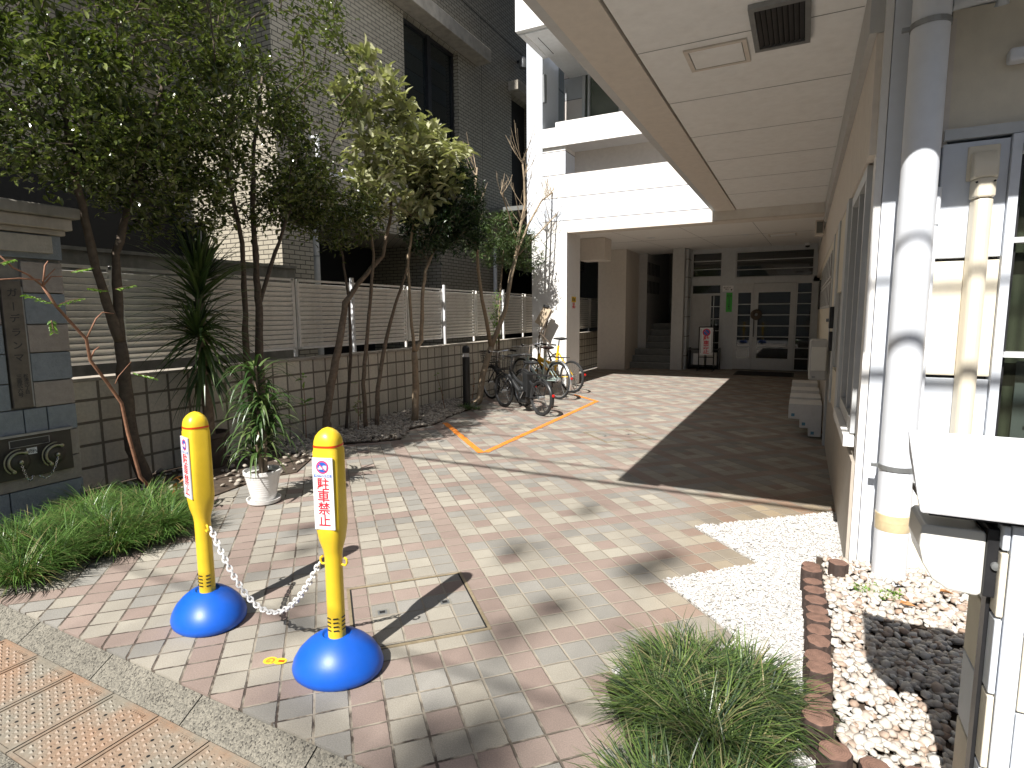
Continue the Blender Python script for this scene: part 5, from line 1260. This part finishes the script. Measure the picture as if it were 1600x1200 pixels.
# reddish leggy shrub with feather leaves in front of the pillar
sh = MB(); lf = MB(); rr = random.Random(5)
def st_(pts, r0, r1): P = [Vector(p) for p in pts]; sh.tube(P, [r0+(r1-r0)*i/(len(P)-1) for i in range(len(P))], 7); return P
st_([(-4.62,2.72,0),(-4.620, 2.596, 0.191),(-4.620, 2.534, 0.553),(-4.600, 2.497, 0.796),(-4.580, 2.397, 0.970),(-4.550, 2.285, 1.141),(-4.520, 2.258, 1.294),(-4.500, 2.160, 1.417),(-4.480, 2.073, 1.529),(-4.450, 1.998, 1.653)], .014, .009)
st_([(-4.450, 1.998, 1.653),(-4.430, 1.919, 1.718),(-4.400, 1.826, 1.758),(-4.380, 1.761, 1.822)], .007, .004); st_([(-4.450, 1.984, 1.693),(-4.400, 1.853, 1.693),(-4.360, 1.677, 1.671)], .006, .004)
st_([(-4.450, 1.998, 1.653),(-4.450, 2.051, 1.718),(-4.450, 2.114, 1.721)], .006, .003); st_([(-4.450, 1.998, 1.653),(-4.450, 2.021, 1.786),(-4.450, 2.041, 1.817)], .006, .003); st_([(-4.450, 1.997, 1.682),(-4.450, 2.077, 1.769)], .005, .003)
st_([(-4.520, 2.258, 1.294),(-4.520, 2.333, 1.437),(-4.500, 2.369, 1.483),(-4.500, 2.445, 1.473)], .006, .003); st_([(-4.550, 2.285, 1.141),(-4.550, 2.316, 1.208),(-4.550, 2.352, 1.234)], .006, .004)
st_([(-4.600, 2.464, 0.947),(-4.600, 2.491, 1.002),(-4.600, 2.593, 1.106)], .004, .002)
def frond(p0, p1, n=11, L=.035):
    p0, p1 = Vector(p0), Vector(p1); sh.tube([p0, p0.lerp(p1,.5)+Vector((0,0,.01)), p1], [.002,.0016,.001], 4, False); d = (p1-p0).normalized(); s = d.cross(Vector((0,0,1))).normalized()
    for k in range(n):
        q = p0.lerp(p1, (k+.5)/n)
        for sg in (-1,1): leafm(lf, q, (s*sg*.8+d*.5+Vector((0,0,rr.uniform(-.5,.1)))).normalized(), L*rr.uniform(.8,1.1), .5, rr, .1)
for a in (((-4.480, 2.059, 1.538),(-4.400, 1.868, 1.594)), ((-4.480, 2.073, 1.525),(-4.450, 2.220, 1.579)), ((-4.450, 2.025, 1.432),(-4.420, 2.018, 1.347)), ((-4.500, 2.280, 1.652),(-4.500, 2.403, 1.634)), ((-4.500, 2.469, 1.650),(-4.500, 2.608, 1.683)), ((-4.600, 2.586, 1.023),(-4.550, 2.747, 0.959)), ((-4.380, 1.756, 1.776),(-4.360, 1.821, 1.803)), ((-4.500, 2.190, 1.757),(-4.500, 2.312, 1.787))): frond(*a)
t = thing('leggy_shrub', (-4.62,2.72,0), 'leggy shrub with reddish bare stem and small bright fern-like leaves before the gate pillar', 'shrub')
sh.build('stem', 'twig_red', t, smooth=True, fix=False); lf.build('leaves', 'leaf_fresh', t, fix=False)

# sword leaves
def sword(m, p, d, L, w_, droop, r_, n=7):
    d = d.normalized(); s = d.cross(Vector((0,0,1)))
    if s.length < .05: s = Vector((1,0,0))
    s.normalize(); V = []; q = Vector(p); dd = d.copy()
    for i in range(n+1):
        t_ = i/n; ww = w_*(.55+.9*t_ if t_ < .35 else (1-t_)/.65*.87)*.5; nn = s.cross(dd).normalized()
        V += [q+s*ww+nn*ww*.25, q-nn*ww*.1, q-s*ww+nn*ww*.25]; q = q+dd*L/n; dd = (dd+Vector((0,0,-droop/n*(.5+t_*1.6)))).normalized()
    m.add(V, [(i*3+j,i*3+j+1,(i+1)*3+j+1,(i+1)*3+j) for i in range(n) for j in range(2)])
t = thing('yucca', (-5.02,3.48,0), 'tall dark yucca with shaggy sword leaf crown in a brown pot', 'plant')
r_ = random.Random(41); m = MB(); c = Vector((-4.98,3.46,0))
for k in range(270):
    z = r_.uniform(.95,1.75); t_ = (z-.95)/.8; a = r_.uniform(0,6.28); el = -1.0+1.9*t_+r_.uniform(-.35,.35)
    if k > 190: z = 1.72+r_.random()*.06; el = r_.uniform(.3,1.45)
    d = Vector((math.cos(a)*math.cos(el), math.sin(a)*math.cos(el), math.sin(el)))
    sword(m, c+Vector((0,0,z)), d, r_.uniform(.45,.72), .044, .5 if t_ > .5 else .9, r_)
for k in range(90):
    a = r_.uniform(0,6.28); el = r_.uniform(-.1,1.45); d = Vector((math.cos(a)*math.cos(el), math.sin(a)*math.cos(el), math.sin(el))); sword(m, c+Vector((.10,-.12,1.28)), d, r_.uniform(.35,.5), .036, .6, r_)
MB().tube([(-4.99,3.47,.25),(-4.98,3.46,1.0),(-4.98,3.46,1.75)], [.05,.045,.04], 10).build('trunk', 'bark_brown', t, smooth=True)
m.build('crown', 'leaf_yucca', t, fix=False)
t = thing('plant_pot', (-5.02,3.48,0), 'dark brown pot in the shade holding the tall yucca', 'pot')
MB().lathe([(.001,.0),(.12,.0),(.155,.30),(.172,.31),(.172,.35),(.155,.35),(.14,.31),(.001,.30)], (-5.02,3.48,0), 28).build('pot_body', 'pot_brown', t, smooth=True)

t = thing('dracaena', (-3.70,2.99,.05), 'leafy green dracaena with drooping strap leaves growing in the white pot', 'plant')
m = MB(); r_ = random.Random(43); sm_ = MB(); rt = Vector((-3.69,2.99,.27))
for (dx, dy, h, n) in ((-.02,.0,.80,80),(.05,.03,.55,55),(-.07,.04,.38,46),(.0,-.05,.2,34)):
    top = rt+Vector((dx,dy,h)); sm_.tube([rt+Vector((dx*.3,dy*.3,-.05)), rt.lerp(top,.5), top], [.016,.014,.012], 8)
    for k in range(n):
        a = r_.uniform(0,6.28); z = -r_.random()*h*.55; el = r_.uniform(.0,1.2)+z*.8; d = Vector((math.cos(a)*math.cos(el), math.sin(a)*math.cos(el), math.sin(el)))
        sword(m, top+Vector((0,0,z)), d, r_.uniform(.26,.42), .030, r_.uniform(1.6,2.8), r_, 8)
sm_.build('stem', 'bark_brown', t, smooth=True); m.build('leaves', 'leaf_drac', t, fix=False)
t = thing('plant_pot', (-3.70,2.99,0), 'white ribbed flower pot standing on a white saucer on the paving', 'pot')
prof = [(.001,.03),(.085,.03),(.092,.05)]
for k in range(9): z = .06+.018*k; prof += [(.094+.0038*k,z),(.0975+.0038*k,z+.006),(.0975+.0038*k,z+.012)]
prof += [(.133,.232),(.140,.236),(.141,.262),(.130,.264),(.124,.24),(.001,.235)]
MB().lathe(prof, (-3.70,2.99,0), 40).build('pot_body', 'pot_white', t, smooth=True)
MB().lathe([(.001,.001),(.105,.001),(.122,.012),(.128,.038),(.120,.038),(.112,.018),(.001,.016)], (-3.70,2.99,0), 40).build('saucer', 'pot_white', t, smooth=True)
B('potting_soil', 'soil', t, (-3.76,-3.64,2.93,3.05,.236,.245))

# ---- grass clumps
def blades(name, mat, tufts, n, Lr, wdt, seed, label, z0=.015, lean=.75, sky=None):
    r_ = random.Random(seed); m = MB()
    for (tx, ty, tr, f) in tufts:
        for k in range(int(n*f)):
            a = r_.uniform(0,6.28); rad = tr*math.sqrt(r_.random()); p = Vector((tx+rad*math.cos(a), ty+rad*math.sin(a), z0))
            a2 = a+r_.gauss(0,.5); out = .15+lean*(rad/tr)*r_.uniform(.5,1.2)+r_.uniform(0,.25)
            d = Vector((math.cos(a2)*out, math.sin(a2)*out, 1)).normalized(); L = r_.uniform(*Lr)*(1-.2*rad/tr); s = d.cross(Vector((0,0,1))); s = s.normalized() if s.length > .02 else Vector((1,0,0))
            tw = r_.uniform(-.6,.6); s = (s*math.cos(tw)+Vector((0,0,1)).cross(s)*math.sin(tw)*.6).normalized()
            w_ = wdt*r_.uniform(.7,1.3)*.5; q = p.copy(); V = []; dr = r_.uniform(.7,2.2); N = 5
            for i in range(N):
                ww = w_*(1-.55*(i/N)**2); V += [q+s*ww, q-s*ww]; q = q+d*L/N; d = (d+Vector((math.cos(a2)*.12,math.sin(a2)*.12,-dr*.17))).normalized()
            V.append(q); m.add(V, [(2*i,2*i+1,2*i+3,2*i+2) for i in range(N-1)]+[(2*N-2,2*N-1,2*N)])
    o = m.build(name, mat, None, fix=False, loc=(0,0,0)); return stuff(o, label, 'grass')
rg = random.Random(51)
tf = []
for k in range(34):
    u = rg.random(); x = -4.62+.92*rg.random(); y = 1.42+1.0*rg.random()
    if x > -3.95 and y > 2.25: continue
    if x < -4.3 and y > 2.2 and rg.random() < .5: continue
    if y < 1.55 and x > -3.85 and rg.random() < .5: continue
    tf.append((x,y,.085,.8+.5*rg.random()))
blades('grass', 'grass_blade', tf, 420, (.22,.38), .0046, 52, 'thick green mound of thin grass at the foot of the left gate pillar')
tf = []
for k in range(26):
    x = -.39+.34*rg.random(); y = 1.30+.88*rg.random()
    if x < -.32 and y < 1.62: continue
    if x > -.08 and y < 1.5: continue
    tf.append((x,y,.06,.8+.5*rg.random()))
tf += [(-.33,2.05,.055,1.2),(-.37,1.9,.05,1.0),(-.24,2.17,.055,1.0),(-.12,2.1,.05,1.0),(-.30,1.45,.07,1.3),(-.18,1.4,.06,1.2)]
blades('grass', 'grass_dark', tf, 380, (.16,.34), .0044, 53, 'clump of dark and yellow green thin grass beside the gravel at the bottom right')
blades('grass', 'grass_blade', [(-4.50,7.35,.07,1),(-4.60,7.45,.07,.8),(-4.35,7.4,.05,.5)], 160, (.10,.18), .005, 54, 'small tuft of grass at the foot of the black light bollard')
# seedlings and stray shoots by the wall
def shoot(p, h, n, mat, label, seed, sz=.05, lean=(0,0)):
    r_ = random.Random(seed); s_ = MB(); l_ = MB(); P = [Vector(p)]
    for i in range(5): P.append(P[-1]+Vector((lean[0]*h/5+r_.uniform(-.02,.02),lean[1]*h/5+r_.uniform(-.02,.02),h/5)))
    s_.tube(P, [.006,.0055,.005,.004,.003,.002], 6, False)
    for k in range(n):
        i = r_.randint(2,5); leafm(l_, P[i]+Vector((0,0,r_.uniform(-.04,.02))), Vector((r_.uniform(-1,1),r_.uniform(-1,1),r_.uniform(0,.7))).normalized(), sz*r_.uniform(.7,1.3), .45, r_, .2)
    t = thing('seedling', p, label, 'seedling'); s_.build('stem', 'twig_red', t, smooth=True, fix=False); l_.build('leaves', mat, t, fix=False)
shoot((-5.1,4.75,0), .75, 14, 'leaf_fresh', 'young shoot with a few bright leaves against the block wall left of the leaning trunk', 61, .09)
shoot((-4.75,7.15,0), .55, 9, 'leaf_fresh', 'thin reddish shoot with tiny leaves just left of the black light bollard', 62, .045, (-.3,.0))
shoot((-4.6,7.68,0), .75, 7, 'dry_leaf', 'thin reddish shoot with a few rusty leaves just right of the black light bollard', 63, .04, (.05,.1))
shoot((-4.85,5.35,0), .6, 16, 'leaf_olive', 'low shoot with yellowing leaves at the foot of the three leaning trunks', 64, .09)
m = MB(); r_ = random.Random(71)
for k in range(26): leafm(m, Vector((-4.05+r_.gauss(0,.09),2.62+r_.gauss(0,.07),.12+.16*r_.random())), Vector((r_.uniform(-1,1),r_.uniform(-1,1),r_.uniform(-.8,.4))).normalized(), .09*r_.uniform(.6,1.2), .35, r_, .5)
m.tube([(-3.95,2.72,.02),(-4.0,2.66,.18),(-4.08,2.6,.33),(-3.9,2.7,.36)], .006, 6)
tag(m.build('withered_plant', 'dry_leaf', None, fix=False, loc=(-4.05,2.62,0)), 'withered orange brown plant drooping behind the left grass mound', 'plant')
# fallen leaves

# tall street tree across the road: its highest twigs throw the soft blurred shadow patches
r_ = random.Random(81); tm_ = MB(); lm = MB()
tm_.tube([(5.0,-12.2,-.1),(4.9,-12.2,4),(4.4,-12.1,8),(3.2,-12.0,11.0),(.8,-12.0,13.2),(-2.2,-12.0,13.9)], [.20,.17,.13,.09,.05,.02], 9)
for (tx, ty, rr_) in ((-.64,3.31,.07),(-.73,3.07,.10),(-1.15,2.20,.07),(-1.03,2.50,.07),(-.92,1.62,.10),(-.88,1.44,.12),(-1.14,1.50,.07),(-1.0,1.40,.11),(-1.5,3.03,.06),(-2.95,2.72,.05),(-2.70,2.46,.055),(-2.05,1.84,.05),(-2.22,2.0,.05),(-1.35,3.9,.06),(-.25,1.85,.06)):
    z = 13.8+r_.uniform(-.4,.4); y = ty - z/1.0355; x = tx - z*.025
    tm_.tube([(x,-12.0,13.6),(x,y,z)], [.012,.006], 4, False)
    for k in range(int(58*rr_/.12)): leafm(lm, Vector((x+r_.gauss(0,rr_*.55),y+r_.gauss(0,rr_*.6),z+r_.gauss(0,rr_*.55))), Vector((r_.uniform(-1,1),r_.uniform(-1,1),r_.uniform(-1,1))).normalized(), .085, .5, r_, .2)
t = thing('street_tree', (5.0,-12.2,0), 'tall street tree behind the viewer whose top twigs blur soft shadows onto the paving', 'tree')
tm_.build('trunk', 'bark_brown', t, smooth=True, fix=False); lm.build('crown', 'leaf_dark', t, fix=False)
